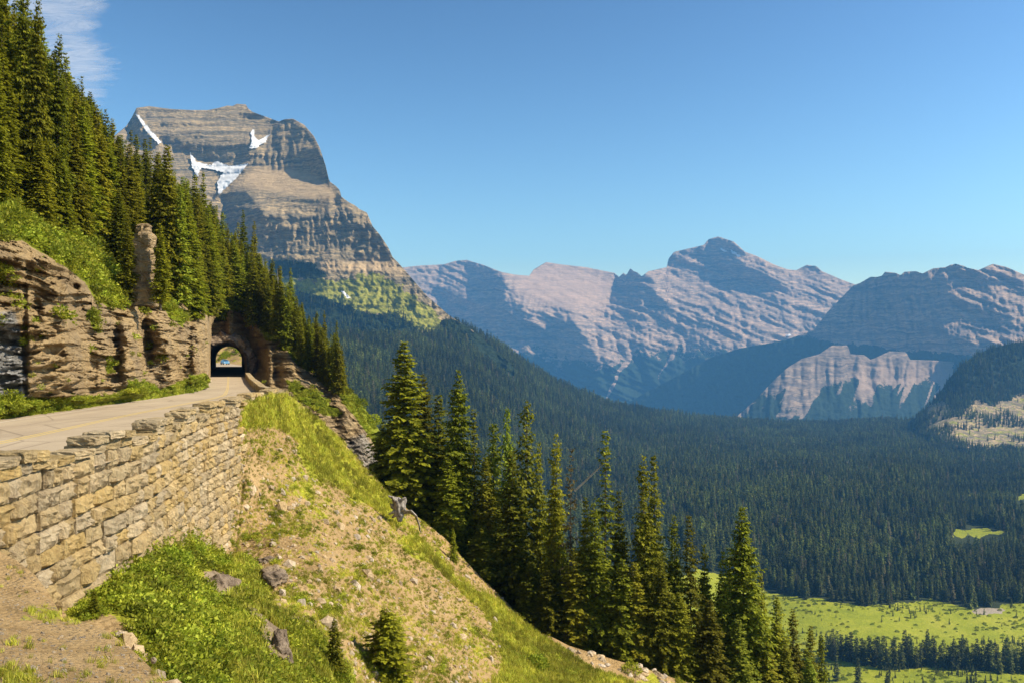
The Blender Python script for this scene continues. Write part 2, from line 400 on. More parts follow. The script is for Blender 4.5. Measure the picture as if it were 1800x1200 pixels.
# --- range A: the long pale range on the skyline
skyA = curve([(640, 500), (700, 471), (740, 467), (780, 465), (800, 459), (820, 457), (850, 466), (880, 478), (905, 483), (930, 485), (938, 474), (960, 461), (985, 465), (1030, 470), (1080, 480), (1088, 487), (1096, 480), (1101, 484), (1108, 472), (1114, 477), (1120, 479), (1128, 486), (1140, 477), (1172, 470), (1175, 455), (1185, 443), (1215, 436), (1237, 431), (1245, 421), (1262, 416), (1290, 425), (1310, 443), (1330, 450), (1360, 465), (1385, 474), (1400, 475), (1418, 466), (1435, 468), (1445, 477), (1480, 492), (1505, 501), (1600, 530), (1900, 600)])
facesA = [([(1172, 445), (1250, 436), (1292, 462), (1340, 480), (1402, 514), (1350, 507), (1310, 502), (1285, 492), (1240, 482), (1210, 473), (1176, 474)], -2.0, .08, 3),
          ([(1238, 431), (1262, 414), (1292, 427), (1312, 447), (1270, 441), (1245, 436)], -1.8, .1, 2),
          ([(1083, 487), (1092, 470), (1118, 470), (1147, 490), (1150, 512), (1182, 548), (1130, 532), (1118, 556), (1055, 567), (1048, 552), (1070, 530)], -2.1, .12, 3),
          ([(770, 528), (820, 505), (832, 482), (860, 470), (888, 485), (892, 512), (868, 532), (930, 560), (985, 592), (900, 600), (840, 590), (785, 550)], -1.8, .2, 4),
          ([(975, 548), (1010, 560), (1032, 600), (1062, 640), (1040, 690), (990, 660), (960, 600)], -1.5, .5, 4),
          ([(930, 486), (938, 470), (968, 460), (952, 480)], -1.6, .2, 2),
          ([(1400, 476), (1415, 464), (1440, 468), (1447, 478)], -1.2, .2, 2),
          ([(905, 484), (960, 466), (1080, 482), (1068, 530), (1040, 560), (960, 545), (900, 520)], .35, 1.6, 6),
          ([(1230, 600), (1120, 690), (1080, 720), (1180, 730), (1330, 640)], -1.2, .8, 6)]
def nzA(U, V):
    d = (V - .42 * (U - 1000)) + 7 * fbm(U / 60, V / 40, 0, 3, 5)
    al = (U + .42 * V)
    bed = ridged(al / 170, d / 14, 0, 4, 11, .6) * sstep(.1, .8, 1 - np.exp(-((V - skyA(U)) / 14)))
    bed2 = ridged(al / 260, d / 6.5, 0, 3, 12, .6)
    calm = soft([(905, 484), (960, 462), (1080, 480), (1068, 530), (1030, 555), (960, 540), (900, 515)], 8)(U, V)
    gul = ridged((U - .35 * V) / 34 + .5 * fbm(U / 50, V / 50, 0, 2, 8), V / 120, 0, 4, 21)
    gul2 = ridged((U + .25 * V) / 22, V / 70, 0, 3, 33)
    low = sstep(520, 600, V)
    return {'h': (1 - .72 * calm) * (9 * bed + 3.5 * bed2 + (4 + 8 * low) * gul + 3.2 * gul2 + 1.6 * ridged((U + .3 * V) / 9, (V - .3 * U) / 7, 0, 3, 35) + 1.2 * fbm(U / 4, V / 4, 0, 2, 38)), 's': .25 * fbm(al / 70, d / 11, 0, 3, 15)}
fA = relief(640, 1900, 400, 780, 2, .22, .95, facesA, (1200, 560, 7600), nzA)
streaks = lambda sc, seed, thr: (lambda U, V: sstep(thr, thr + .2, ridged((U + .45 * V) / sc + .4 * fbm(U / 40, V / 40, 0, 2, seed), V / 160, 0, 2, seed)))
forA = soft([(600, 560), (780, 580), (860, 606), (930, 598), (1000, 622), (1060, 640), (1130, 600), (1180, 588), (1240, 600), (1330, 598), (1440, 575), (1900, 600), (1900, 900), (600, 900)], 24, 22, 30)
stA = streaks(38, 61, .62)
def forestA(U, V): return np.clip(forA(U, V) * (.50 + .4 * sstep(600, 680, V)), 0, 1) * (1 - .9 * stA(U, V) * (1 - sstep(690, 730, V)))
farback = [(60, 60), (400, 500), (1500, 1300)]
sheet('mountain_range', 660, 1880, 2, skyA, curve([(0, 770), (2000, 770)]), 165, fA, M_FAR,
      {'forest': forestA, 'grass': zero, 'talus': lambda U, V: .75 * soft([(905, 484), (960, 462), (1080, 480), (1068, 530), (1030, 555), (960, 540), (900, 515)], 24, 14, 20)(U, V)}, back=farback, label='long pale sunlit mountain range along the skyline behind the valley', cat='mountain range')

# --- mountain B: the dark peak on the right with its wooded shoulder
skyB = curve([(1020, 745), (1080, 722), (1130, 692), (1200, 655), (1250, 628), (1300, 612), (1380, 598), (1430, 580), (1455, 548), (1500, 502), (1513, 497), (1530, 487), (1542, 487), (1550, 485), (1556, 478), (1575, 480), (1583, 484), (1590, 478), (1610, 477), (1622, 481), (1640, 472), (1662, 470), (1670, 466), (1680, 464), (1695, 468), (1700, 471), (1720, 475), (1745, 464), (1770, 470), (1800, 483), (1900, 505)])
facesB = [([(1425, 590), (1500, 495), (1555, 474), (1642, 470), (1665, 500), (1700, 548), (1648, 562), (1668, 585), (1760, 612), (1800, 640), (1800, 780), (1000, 780), (1100, 700), (1300, 600)], -1.9, .25, 5),
          ([(1640, 472), (1680, 462), (1720, 478), (1760, 470), (1800, 485), (1800, 500), (1720, 495), (1680, 490)], -1.7, .15, 3),
          ([(1690, 540), (1740, 530), (1800, 560), (1800, 580), (1720, 570)], -1.6, .15, 4)]
def nzB(U, V):
    d = (V - .38 * (U - 1600)) + 6 * fbm(U / 50, V / 30, 0, 3, 45)
    rightp = sstep(1640, 1700, U)
    bed = ridged((U + .4 * V) / 80, d / 14, 0, 4, 51)
    col = ridged(U / 13 + .6 * fbm(U / 40, V / 40, 0, 2, 3), V / 60, 0, 4, 52)
    top = 1 - sstep(570, 620, V)
    gul = ridged((U - .5 * V) / 45, V / 120, 0, 4, 53)
    return {'h': 11 * bed * rightp + 3 * ridged((U + .4 * V) / 240, d / 7, 0, 3, 55) * rightp + 9.0 * col * top * (1 - .5 * rightp) + 9 * gul + 3 * ridged(U / 8, V / 11, 0, 3, 36)}
fB = relief(1000, 1900, 440, 780, 2, .15, .9, facesB, (1500, 600, 6000), nzB)
sheet('dark_mountain', 1030, 1880, 2, skyB, curve([(0, 775), (2000, 775)]), 150, fB, M_FAR,
      {'forest': soft([(1000, 780), (1000, 650), (1240, 600), (1400, 585), (1450, 600), (1560, 612), (1900, 640), (1900, 780)], 10, 10, 22), 'grass': zero, 'talus': zero}, back=farback, label='steep shaded blue mountain at the right with a jagged crest', cat='mountain')

# --- cliff band C under it
skyC = curve([(1280, 745), (1330, 700), (1360, 668), (1385, 645), (1410, 630), (1440, 622), (1462, 607), (1490, 607), (1495, 622), (1520, 624), (1530, 632), (1540, 628), (1563, 617), (1592, 618), (1600, 632), (1640, 633), (1690, 636), (1720, 630), (1820, 650)])
facesC = [([(1300, 640), (1345, 620), (1380, 650), (1370, 720), (1320, 760), (1280, 760)], -.8, .7, 5),
          ([(1450, 625), (1700, 630), (1700, 662), (1560, 665), (1470, 655)], .45, .25, 4)]
def nzC(U, V):
    g = ridged(U / 17 + .5 * fbm(U / 30, V / 60, 0, 2, 7), V / 130, 0, 4, 71)
    bed = ridged(U / 70, (V - .1 * U) / 11, 0, 3, 72)
    return {'h': 5.5 * g * sstep(620, 650, V) + 2.5 * g + .9 * bed + 1.6 * fbm(U / 5, V / 5, 0, 3, 73)}
fC = relief(1260, 1830, 590, 790, 2, .2, .75, facesC, (1550, 680, 5200), nzC)
gC = streaks(17, 83, .50)
def forestC(U, V):
    a = soft([(1250, 790), (1330, 690), (1372, 690), (1410, 650), (1450, 675), (1500, 660), (1560, 672), (1620, 660), (1700, 676), (1830, 676), (1830, 790)], 10, 14, 14)(U, V)
    lit1 = soft([(1360, 735), (1395, 668), (1440, 660), (1450, 668), (1415, 735)], 5, 5, 10)(U, V)
    return np.clip(a * (.42 + .38 * sstep(650, 725, V)) + .12 - .42 * gC(U, V) * (1 - .5 * sstep(700, 735, V)) - .5 * lit1 - .3 * sstep(665, 640, V), 0, 1)
sheet('cliff_band', 1285, 1800, 2, skyC, curve([(0, 780), (2000, 780)]), 85, fC, M_BAND, {'forest': forestC, 'grass': zero, 'talus': soft([(1500, 630), (1700, 640), (1700, 700), (1500, 690)], 12)}, back=[(40, 10), (200, 60), (600, 500)],
      label='pale cliff band streaked with talus below the shaded blue mountain', cat='cliff')

# --- hill D, right edge
skyD = curve([(1590, 745), (1615, 730), (1640, 705), (1655, 685), (1668, 665), (1690, 640), (1720, 620), (1760, 607), (1800, 600), (1900, 565)])
fDt = tps([(1590, 748, 3000), (1640, 705, 2950), (1690, 640, 2980), (1760, 607, 3020), (1850, 590, 3060), (1900, 560, 3100), (1640, 765, 2560), (1720, 785, 2440), (1800, 795, 2400), (1900, 810, 2360), (1800, 700, 2860), (1720, 720, 2760)])
fD = lambda U, V: fDt(U, V) * np.exp((9 * ridged((U + .6 * V) / 60, (V - .5 * U) / 90, 0, 4, 101) + 3 * fbm(U / 14, V / 14, 0, 3, 102)) / F)
grassD = soft([(1625, 760), (1632, 712), (1650, 700), (1668, 712), (1690, 728), (1720, 700), (1740, 712), (1775, 700), (1820, 680), (1850, 800), (1700, 790)], 6, 8, 16)
sheet('hill', 1596, 1880, 3, skyD, curve([(1590, 800), (1900, 830)]), 60, fD, M_MTN,
      {'forest': lambda U, V: 1 - grassD(U, V), 'grass': lambda U, V: .42 * grassD(U, V), 'talus': zero}, back=[(40, 20), (300, 200), (900, 700)], label='wooded hill with a grassy sunlit flank at the right edge', cat='hill')

# --- mountain G: the big layered peak on the left
skyG = curve([(150, 300), (200, 240), (222, 222), (232, 206), (240, 190), (262, 187), (300, 192), (340, 194), (365, 194), (385, 190), (400, 186), (408, 187), (416, 183), (432, 184), (437, 192), (444, 197), (460, 203), (490, 214), (500, 210), (515, 209), (535, 220), (552, 240), (562, 260), (572, 290), (579, 319), (590, 327), (597, 334), (600, 346), (612, 355), (625, 362), (632, 368), (645, 374), (655, 398), (668, 413), (683, 436), (690, 452), (700, 462), (720, 485), (750, 520), (790, 555), (830, 580), (900, 640)])
facesG = [([(455, 275), (470, 235), (487, 215), (520, 212), (552, 238), (566, 262), (582, 322), (545, 308), (500, 296), (455, 300)], -1.15, .22, 4),
          ([(236, 262), (300, 262), (380, 280), (455, 292), (462, 268), (430, 262), (370, 262), (300, 248), (240, 240)], -1.1, .05, 3),
          ([(222, 232), (230, 205), (242, 192), (246, 236)], -1.6, .2, 2),
          ([(395, 345), (430, 338), (460, 360), (470, 430), (440, 450), (400, 400)], -1.3, .2, 3),
          ([(405, 330), (470, 296), (545, 306), (580, 324), (600, 352), (540, 352), (470, 340)], .1, 1.35, 4),
          ([(560, 372), (640, 378), (690, 445), (660, 452), (590, 445), (480, 450), (455, 380), (500, 392)], -.75, .15, 4),
          ([(480, 452), (560, 470), (590, 500), (500, 520)], -.6, .3, 4),
          ([(590, 330), (604, 350), (600, 362), (585, 348)], -.8, .1, 2),
          ([(330, 268), (350, 284), (400, 290), (440, 286), (415, 318), (384, 348), (350, 315)], .45, 1.3, 2), ([(434, 264), (440, 226), (448, 226), (458, 246), (478, 235), (464, 256)], .45, 1.2, 2), ([(236, 200), (246, 202), (288, 256), (274, 256)], .4, 1.2, 2)]
def nzG(U, V):
    d = V + .04 * U + 5 * fbm(U / 90, V / 60, 0, 3, 205)
    st = 1.2 * vnoise(U / 110, d / 4.6, 0, 211) + .9 * vnoise(U / 50, d / 2.6, 0, 212)
    gul = ridged((U + .25 * V) / 30 + .6 * fbm(U / 40, V / 40, 0, 2, 8), V / 75, 0, 4, 221)
    col = ridged(U / 11, V / 34, 0, 3, 223)
    cl = blur(inpoly(U, V, facesG[0][0]) | inpoly(U, V, facesG[1][0]) | inpoly(U, V, facesG[5][0]), 3)
    calm = blur(inpoly(U, V, facesG[4][0]), 5)
    lower = sstep(350, 380, V)
    return {'s': (1 - .6 * calm) * 1.0 * st, 'h': (1 - .8 * calm) * ((3 + 6 * lower) * gul + 6.0 * cl * col + 4.2 * lower * ridged(U / 9, V / 7, 0, 3, 230) + 1.6 * fbm(U / 4, V / 3, 0, 3, 231))}
fG = relief(140, 920, 160, 760, 2, .26, .8, facesG, (620, 560, 2300), nzG)
forG = soft([(430, 700), (480, 520), (545, 515), (600, 535), (650, 552), (700, 552), (745, 585), (775, 590), (775, 560), (800, 560), (920, 640), (920, 760), (430, 760)], 6, 9, 16)
forG2 = soft([(470, 455), (545, 458), (572, 478), (580, 492), (520, 492), (470, 480)], 6, 7, 12)
graG = soft([(480, 490), (560, 495), (610, 492), (660, 480), (700, 505), (760, 545), (790, 575), (770, 592), (700, 560), (600, 545), (480, 520)], 10, 12, 16)
talG = soft([(405, 332), (440, 300), (480, 290), (545, 306), (580, 324), (600, 352), (540, 348), (470, 335)], 6, 4, 10)
talG2 = soft([(500, 452), (600, 462), (690, 456), (715, 485), (690, 478), (600, 480), (560, 470)], 6, 6, 12)
G_FOREST = lambda U, V: np.clip(forG(U, V) + .75 * forG2(U, V), 0, 1)
sheet('layered_mountain', 160, 905, 2, skyG, curve([(150, 640), (560, 640), (700, 660), (920, 720)]), 215, fG, M_MTN,
      {'forest': G_FOREST, 'grass': lambda U, V: .70 * graG(U, V) + .24 * sstep(400, 470, V), 'talus': anyof(talG, talG2)}, back=[(20, 10), (120, 120), (700, 800)], label='high layered rocky peak with snow patches above the road tunnel', cat='mountain')

def snow(fld, poly, lift, name, label, sky=None):
    p = np.array(poly, float); u0, v0 = p.min(0) - 2; u1, v1 = p.max(0) + 2; st = .75
    us = np.arange(u0, u1, st); vv = np.arange(v0, v1, st); U, V = np.meshgrid(us, vv)
    if sky is not None: V = np.maximum(V, sky(U) + 1.0)
    X = P(U, V, fld(U, V) - lift); X[..., 2] += lift * .3
    Q = gridq(len(vv), len(us)); cu = U.ravel()[Q].mean(1); cvv = V.ravel()[Q].mean(1)
    w = inpoly(cu + 2.0 * fbm(cu / 4, cvv / 4, 0, 4, 9), cvv + 2.0 * fbm(cu / 3 + 5, cvv / 3, 0, 3, 10), poly)
    Q = Q[w]; used, inv = np.unique(Q, return_inverse=True)
    link(name, npmesh(name, X.reshape(-1, 3)[used], inv.reshape(-1, 4), mats=[M_SNOW]), label=label, cat='snow patch', group='snow patches on the mountains')
snow(fG, [(437, 262), (443, 250), (441, 234), (446, 228), (448, 244), (456, 248), (475, 237), (466, 252), (450, 262)], 8, 'snow_patch', 'small wedge of snow beside the dark tower of the layered peak')
snow(fG, [(334, 270), (346, 286), (370, 292), (380, 285), (405, 294), (437, 289), (415, 315), (384, 345), (382, 322), (393, 304), (370, 299), (354, 296), (348, 312), (338, 298)], 8, 'snow_patch', 'largest snow patch, a funnel in the bowl of the layered peak')
snow(fG, [(238, 202), (244, 204), (264, 230), (284, 252), (278, 254), (256, 230)], 8, 'snow_patch', 'thin diagonal snow streak at the left end of the layered peak')
snow(fG, [(598, 512), (605, 513), (617, 527), (610, 526)], 8, 'snow_patch', 'tiny snow streak low in the gully of the layered peak')
snow(fA, [(1264, 436), (1272, 440), (1280, 444), (1272, 444)], 20, 'snow_patch', 'left of the two small snow flecks under the far summit', skyA)
snow(fA, [(1284, 440), (1294, 445), (1303, 452), (1297, 452), (1286, 446)], 20, 'snow_patch', 'right of the two small snow flecks under the far summit', skyA)
snow(fA, [(1380, 590), (1388, 588), (1392, 590), (1384, 592)], 20, 'snow_patch', 'small snow fleck low on the pale range beside the wooded shoulder')

# --- the valley: wooded flank, floor and meadow
vt = tps([(560, 560, 2150), (620, 560, 2250), (700, 562, 2330), (780, 575, 2430), (830, 588, 2500), (900, 628, 2620), (1000, 684, 2850), (1080, 713, 3050), (1200, 729, 3250), (1300, 742, 3400), (1450, 746, 3500), (1560, 738, 3480), (1620, 748, 3300), (1700, 790, 2560), (1850, 790, 2400),
          (1400, 850, 1600), (1200, 850, 1570), (1600, 850, 1640), (1850, 880, 1480), (1350, 1050, 930), (1600, 1060, 910), (1850, 1050, 930), (1850, 1190, 700), (1450, 1190, 700), (1600, 930, 1290), (1100, 900, 1300), (900, 760, 1700), (1100, 790, 2100), (1000, 740, 2250), (700, 650, 1700), (600, 640, 1500), (600, 740, 1150), (700, 850, 950), (900, 1000, 850), (1100, 1100, 780), (1100, 1260, 620), (1850, 1260, 610), (560, 900, 800)])
def depthV(U, V):
    y = vt(U, V); return y * np.exp((5 * fbm(U / 60, V / 30, 0, 4, 301) + 4 * fbm(U / 160, V / 60, 0, 3, 302)) / F * sstep(0, 60, V - 560))
skyV = curve([(540, 590), (600, 592), (700, 590), (760, 592), (800, 572), (830, 584), (870, 605), (900, 625), (950, 655), (1000, 683), (1040, 700), (1080, 713), (1150, 725), (1200, 731), (1300, 742), (1450, 745), (1560, 740), (1600, 742), (1640, 756), (1700, 785), (1800, 795), (1900, 800)])
MEADOW = [(1230, 1000), (1310, 1020), (1350, 1040), (1430, 1052), (1520, 1064), (1600, 1058), (1640, 1054), (1700, 1070), (1745, 1076), (1765, 1062), (1900, 1045), (1900, 1300), (1000, 1300), (1000, 1100)]
MEADOW2 = [(1666, 938), (1684, 930), (1700, 933), (1712, 926), (1735, 928), (1746, 934), (1768, 930), (1757, 940), (1738, 937), (1722, 945), (1702, 940), (1688, 946)]
MEADOW3 = [(1772, 882), (1800, 866), (1880, 852), (1880, 860), (1800, 876)]
BARE = [(1705, 1072), (1740, 1066), (1770, 1070), (1760, 1078), (1715, 1080)]
mV = anyof(soft(MEADOW, 4, 12, 24), soft(MEADOW2, 2, 8, 9), soft(MEADOW3, 2, 3, 9))
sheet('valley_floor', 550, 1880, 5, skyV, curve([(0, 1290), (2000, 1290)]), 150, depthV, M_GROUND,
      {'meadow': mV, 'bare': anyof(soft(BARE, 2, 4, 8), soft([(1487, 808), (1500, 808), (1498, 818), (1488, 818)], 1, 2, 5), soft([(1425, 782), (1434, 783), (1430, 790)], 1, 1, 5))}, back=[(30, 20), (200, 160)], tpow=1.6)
# ------------------------------------------------------------------ near hillside with the road cut and the tunnel spur
TL = tps([(-200, 800, 34), (-150, 790, 36), (0, 736, 46.6), (100, 723, 52.6), (200, 709, 61), (300, 695, 72.2), (360, 686, 84), (0, 600, 48.5), (100, 600, 54.5), (200, 600, 63.5), (300, 600, 75), (360, 600, 88),
          (-100, 410, 46), (0, 415, 51), (100, 440, 58), (170, 500, 65), (250, 520, 73), (330, 540, 85), (365, 555, 92), (-100, 250, 58), (0, 280, 66), (100, 330, 75), (200, 400, 84), (300, 460, 99), (370, 500, 112),
          (-100, 0, 85), (0, 100, 88), (100, 180, 100), (200, 290, 118), (300, 380, 135), (400, 440, 160), (-150, -100, 100)])
TR = tps([(376, 662, 134), (440, 662, 134), (376, 600, 136), (376, 560, 137.5), (440, 560, 138.5), (470, 600, 133), (520, 640, 128), (560, 680, 122), (600, 720, 116), (650, 790, 108), (680, 830, 104), (450, 690, 118), (550, 740, 110), (480, 560, 141), (520, 560, 147),
          (600, 640, 139), (640, 720, 127), (670, 780, 116), (700, 860, 104), (400, 500, 143), (450, 500, 151), (500, 540, 157), (380, 430, 152), (430, 430, 172), (560, 600, 159)])
bumpsH = [  # (u, v, ru, rv, metres towards the viewer)  recesses negative
    (62, 545, 11, 24, -3.5), (44, 600, 5, 110, -1.6), (50, 470, 7, 30, -1.5), (262, 605, 8, 30, -2.6), (205, 600, 8, 60, -1.5), (130, 520, 9, 40, -2.0), (250, 560, 10, 50, -3.0), (75, 700, 30, 14, -3.0),
    (100, 620, 45, 60, 2.0), (230, 620, 20, 70, 3.0), (300, 600, 28, 60, 4.0), (160, 640, 12, 60, -2.0), (120, 460, 40, 22, 2.0), (345, 610, 10, 60, 3.0),
    (405, 560, 8, 45, 2.6), (432, 600, 10, 50, -3.0), (474, 640, 5, 30, 3.2), (455, 640, 10, 34, -3.5), (488, 668, 9, 20, -3.0), (508, 640, 12, 30, 1.5), (450, 560, 12, 20, 2.0), (590, 735, 16, 26, -3.0), (575, 700, 12, 24, -2.5), (640, 780, 18, 22, 3.0), (610, 740, 14, 20, 2.0)]
def jumpw(U, V): return sstep(-1, 1, (U - 368) / np.interp(V, [430, 560, 575], [130, 12, 4]))
ROCKH = [(-220, 405), (0, 420), (40, 424), (75, 446), (112, 466), (150, 498), (166, 528), (190, 540), (225, 535), (270, 520), (320, 530), (362, 552), (380, 545), (400, 540), (440, 548), (470, 560), (500, 590), (545, 640), (590, 668), (620, 700), (650, 760), (680, 830), (560, 850), (440, 720), (372, 672), (345, 684), (300, 690), (200, 703), (100, 716), (0, 728), (-220, 800)]
GREENH = [[(20, 410), (60, 395), (120, 430), (160, 480), (195, 520), (222, 545), (190, 538), (160, 505), (140, 462), (90, 432)], [(152, 548), (168, 548), (176, 580), (166, 584)], [(186, 630), (200, 636), (196, 655), (188, 652)], [(272, 515), (290, 522), (330, 555), (322, 575), (300, 560)], [(0, 450), (12, 500), (0, 500)],
          [(540, 640), (575, 640), (610, 680), (640, 700), (700, 780), (700, 830), (660, 780), (600, 700)], [(0, 695), (60, 700), (140, 700), (215, 692), (230, 668), (262, 672), (280, 685), (330, 665), (360, 655), (372, 668), (340, 690), (0, 745), (-200, 800), (-200, 740)], [(490, 590), (530, 605), (575, 645), (560, 660), (520, 640)], [(455, 575), (490, 585), (500, 600), (470, 598)], [(500, 665), (560, 690), (600, 730), (570, 730), (520, 700)]]
rkH0 = soft(ROCKH, 3, 5, 14); grH0 = anyof(*[soft(p, 3, 5, 12) for p in GREENH])
def rockH(U, V): return rkH0(U, V)
def greenH(U, V): return np.clip(1 - rkH0(U, V) * .85 + grH0(U, V), 0, 1)
def depthH(U, V):
    w = jumpw(U, V); y0 = np.exp(np.log(TL(U, V)) * (1 - w) + np.log(TR(U, V)) * w)
    X = P(U, V, y0); x, y, z = X[..., 0], X[..., 1], X[..., 2]
    rk = blur(inpoly(U, V, ROCKH), 2) if U.ndim == 2 and min(U.shape) > 8 else inpoly(U, V, ROCKH).astype(float)
    s = np.where(w > .5, x * 1.6 + y * .5, y)               # run along the face
    zz = np.where(w > .5, z * 1.3 + .25 * y * .3, z) + .35 * fbm(s / 7, z / 4, 0, 2, 401)
    d = .8 * vnoise(s / 12, zz / 2.1, 0, 402) + .35 * vnoise(s / 2, zz / .3, 0, 404)
    blk = .85 * cells(s / 7, zz / 1.25, 411) + .6 * cells(s / 4.2, zz / .55, 412) + .38 * cells(s / 1.9, zz / .27, 413)
    but = 1.9 * ridged(s / 11, z / 22, 0, 3, 421) + .5 * fbm(s / 2, z / 1.2, 0, 3, 423)
    amp = np.where(w > .5, .75, 1.0)
    but = but + np.where(w > .5, 1.6 * fbm(s / 1.6, z / .9, y / 2, 4, 425), 0)
    disp = rk * amp * (d + blk + but) + (1 - rk) * (1.0 * fbm(x / 5, z / 3, y / 9, 3, 431) + 1.2 * fbm(x / 16, z / 10, 0, 2, 432))
    hole = np.exp(-(((U - 404) / 46) ** 2 + ((V - 632) / 44) ** 2) ** 2)
    disp = disp * (1 - hole)
    for bu, bv, ru, rv, m in bumpsH:
        if bu < 366 and m < 0: m *= .5
        disp = disp + m * np.exp(-(((U - bu) / ru) ** 2 + ((V - bv) / rv) ** 2) ** 1.5)
    verge = sstep(0, 14, roadline(U) - V) if True else 1
    k = np.where(U < 372, verge, 1)
    return y0 - disp * k
roadline = curve([(-200, 800), (-150, 789), (0, 737), (100, 724), (200, 710), (300, 696), (345, 687), (366, 676), (372, 666), (376, 663)])
topH = curve([(-200, 40), (-150, 60), (0, 140), (60, 200), (150, 280), (200, 320), (300, 390), (400, 475), (440, 510), (500, 565), (560, 622), (600, 665), (640, 715), (680, 775), (705, 815)])
botH = curve([(-200, 803), (-150, 791), (0, 739), (100, 726), (200, 712), (300, 698), (345, 689), (366, 680), (372, 672), (376, 667), (441, 667), (446, 695), (480, 745), (560, 805), (620, 860), (680, 900), (705, 905)])
AX0, AX1 = np.array([-42.2, 134.0]), np.array([-70.3, 226.0])
def tcut(c):
    ax = (AX1 - AX0); t = ((c[:, :2] - AX0) @ ax) / (ax @ ax); q = AX0 + np.clip(t, -.04, 1.6)[:, None] * ax
    r = np.linalg.norm(c[:, :2] - q, axis=1)
    arch = np.where(c[:, 2] < -1.4, r < 3.5, np.hypot(r, c[:, 2] + 1.4) < 3.4)
    return arch & (t > -.06) & (t < 1.6) & (c[:, 2] < 3)
greyH = soft([(-30, 560), (25, 545), (38, 600), (50, 700), (-30, 720)], 4, 8, 14)
greyH2 = soft([(600, 780), (640, 760), (665, 800), (660, 830), (620, 810)], 4, 6, 10)
sheet('hillside', -200, 704, 2, topH, botH, 330, depthH, M_CLIFF, {'green': greenH, 'grey': lambda U, V: np.clip(.95 * greyH(U, V) + .6 * greyH2(U, V), 0, 1)}, back=[(2, 1), (10, 8), (25, 26)], cut=tcut)

# ------------------------------------------------------------------ slope below the road
SL = tps([(437, 722, 54), (430, 760, 53.5), (420, 850, 52), (410, 920, 50.6), (400, 970, 49), (385, 1000, 44), (300, 930, 38.5), (300, 990, 35), (200, 1012, 29.3), (120, 1072, 25.6), (60, 1120, 23), (500, 692, 66), (520, 705, 70), (560, 737, 75), (600, 775, 78), (650, 832, 78), (700, 884, 77), (780, 945, 76), (850, 1022, 74), (950, 1112, 71), (1050, 1152, 70), (1130, 1175, 70), (1300, 1230, 72), (1450, 1270, 76), (1600, 1300, 80),
          (470, 720, 60), (500, 850, 56), (600, 950, 54.5), (700, 1050, 53), (600, 1100, 42), (800, 1150, 50), (700, 1200, 42.5), (500, 1000, 45.5), (450, 1100, 33.5), (350, 1060, 31.5), (300, 1190, 22.5), (500, 1200, 30), (900, 1200, 54), (1130, 1290, 58), (700, 1290, 38), (300, 1290, 20), (200, 1200, 20), (60, 1290, 17)])
ROCKS_ = [[(358, 1005), (385, 1000), (415, 1020), (420, 1045), (390, 1050), (365, 1035)], [(430, 1055), (460, 1080), (500, 1110), (512, 1150), (500, 1160), (470, 1150), (455, 1110)], [(455, 1000), (490, 990), (510, 1015), (480, 1035)]]
BROKEN = [(965, 1120), (1000, 1120), (1060, 1148), (1130, 1172), (1190, 1192), (1180, 1225), (1120, 1200), (1040, 1172)]
GREEN_ = [[(425, 712), (450, 690), (505, 688), (560, 733), (620, 795), (700, 880), (712, 915), (690, 930), (660, 900), (620, 870), (560, 840), (515, 780), (480, 742), (440, 745), (425, 760)],
          [(690, 925), (720, 930), (780, 985), (850, 1040), (905, 1085), (960, 1118), (1050, 1148), (1200, 1195), (1200, 1290), (850, 1290), (885, 1150), (860, 1085), (800, 1030), (740, 980)],
          [(205, 1012), (270, 925), (320, 920), (360, 950), (400, 985), (430, 975), (450, 1010), (470, 1070), (520, 1100), (560, 1120), (610, 1180), (640, 1290), (330, 1290), (300, 1200), (280, 1170), (240, 1110), (175, 1060)],
          [(120, 1060), (200, 1030), (215, 1060), (170, 1090), (110, 1080)]]
grS0 = anyof(*[soft(p, 8, 24, 48) for p in GREEN_]); rkS = anyof(*[soft(p, 3, 5, 12) for p in ROCKS_])
patches = lambda U, V: sstep(.02, .22, fbm(U / 75, V / 42, 0, 4, 517)) * sstep(420, 470, U)
brS = soft(BROKEN, 3, 7, 12)
def greenS(U, V): return np.clip((1 - brS(U, V)) * .72 * grS0(U, V) * (1 - rkS(U, V)) + .33 * np.clip(fbm(U / 60, V / 35, 0, 3, 511) + .35, 0, 1) + .30 * patches(U, V), 0, 1)
def depthS(U, V):
    y0 = SL(U, V); X = P(U, V, y0); x, y, z = X[..., 0], X[..., 1], X[..., 2]
    r = rkS(U, V)
    d = 1.1 * fbm(x / 6, y / 9, z / 4, 4, 521) + .35 * fbm(x / 1.1, y / 1.6, z / .8, 4, 522) + r * (1.2 * fbm(x / 2.2, y / 3, z / .7, 4, 523) + 1.2)
    k = np.clip((V - np.interp(U, [400, 440, 500], [1100, 735, 695])) / 40, .15, 1)
    return y0 - d * k * 1.2
topS = curve([(60, 1050), (120, 1040), (200, 980), (300, 890), (370, 880), (400, 780), (418, 725), (430, 708), (436, 706), (450, 700), (470, 694), (500, 690), (520, 702), (560, 735), (600, 773), (650, 830), (700, 881), (740, 912), (780, 943), (850, 1018), (900, 1066), (950, 1108), (1000, 1134), (1050, 1150), (1130, 1173), (1300, 1230), (1450, 1270), (1600, 1300)])
sheet('slope', 62, 1600, 2.5, topS, curve([(0, 1320), (2000, 1320)]), 210, depthS, M_SLOPE, {'green': greenS, 'rock': rkS}, back=[(.8, .25), (3, 1.6), (8, 6), (22, 20), (60, 52), (150, 120)])
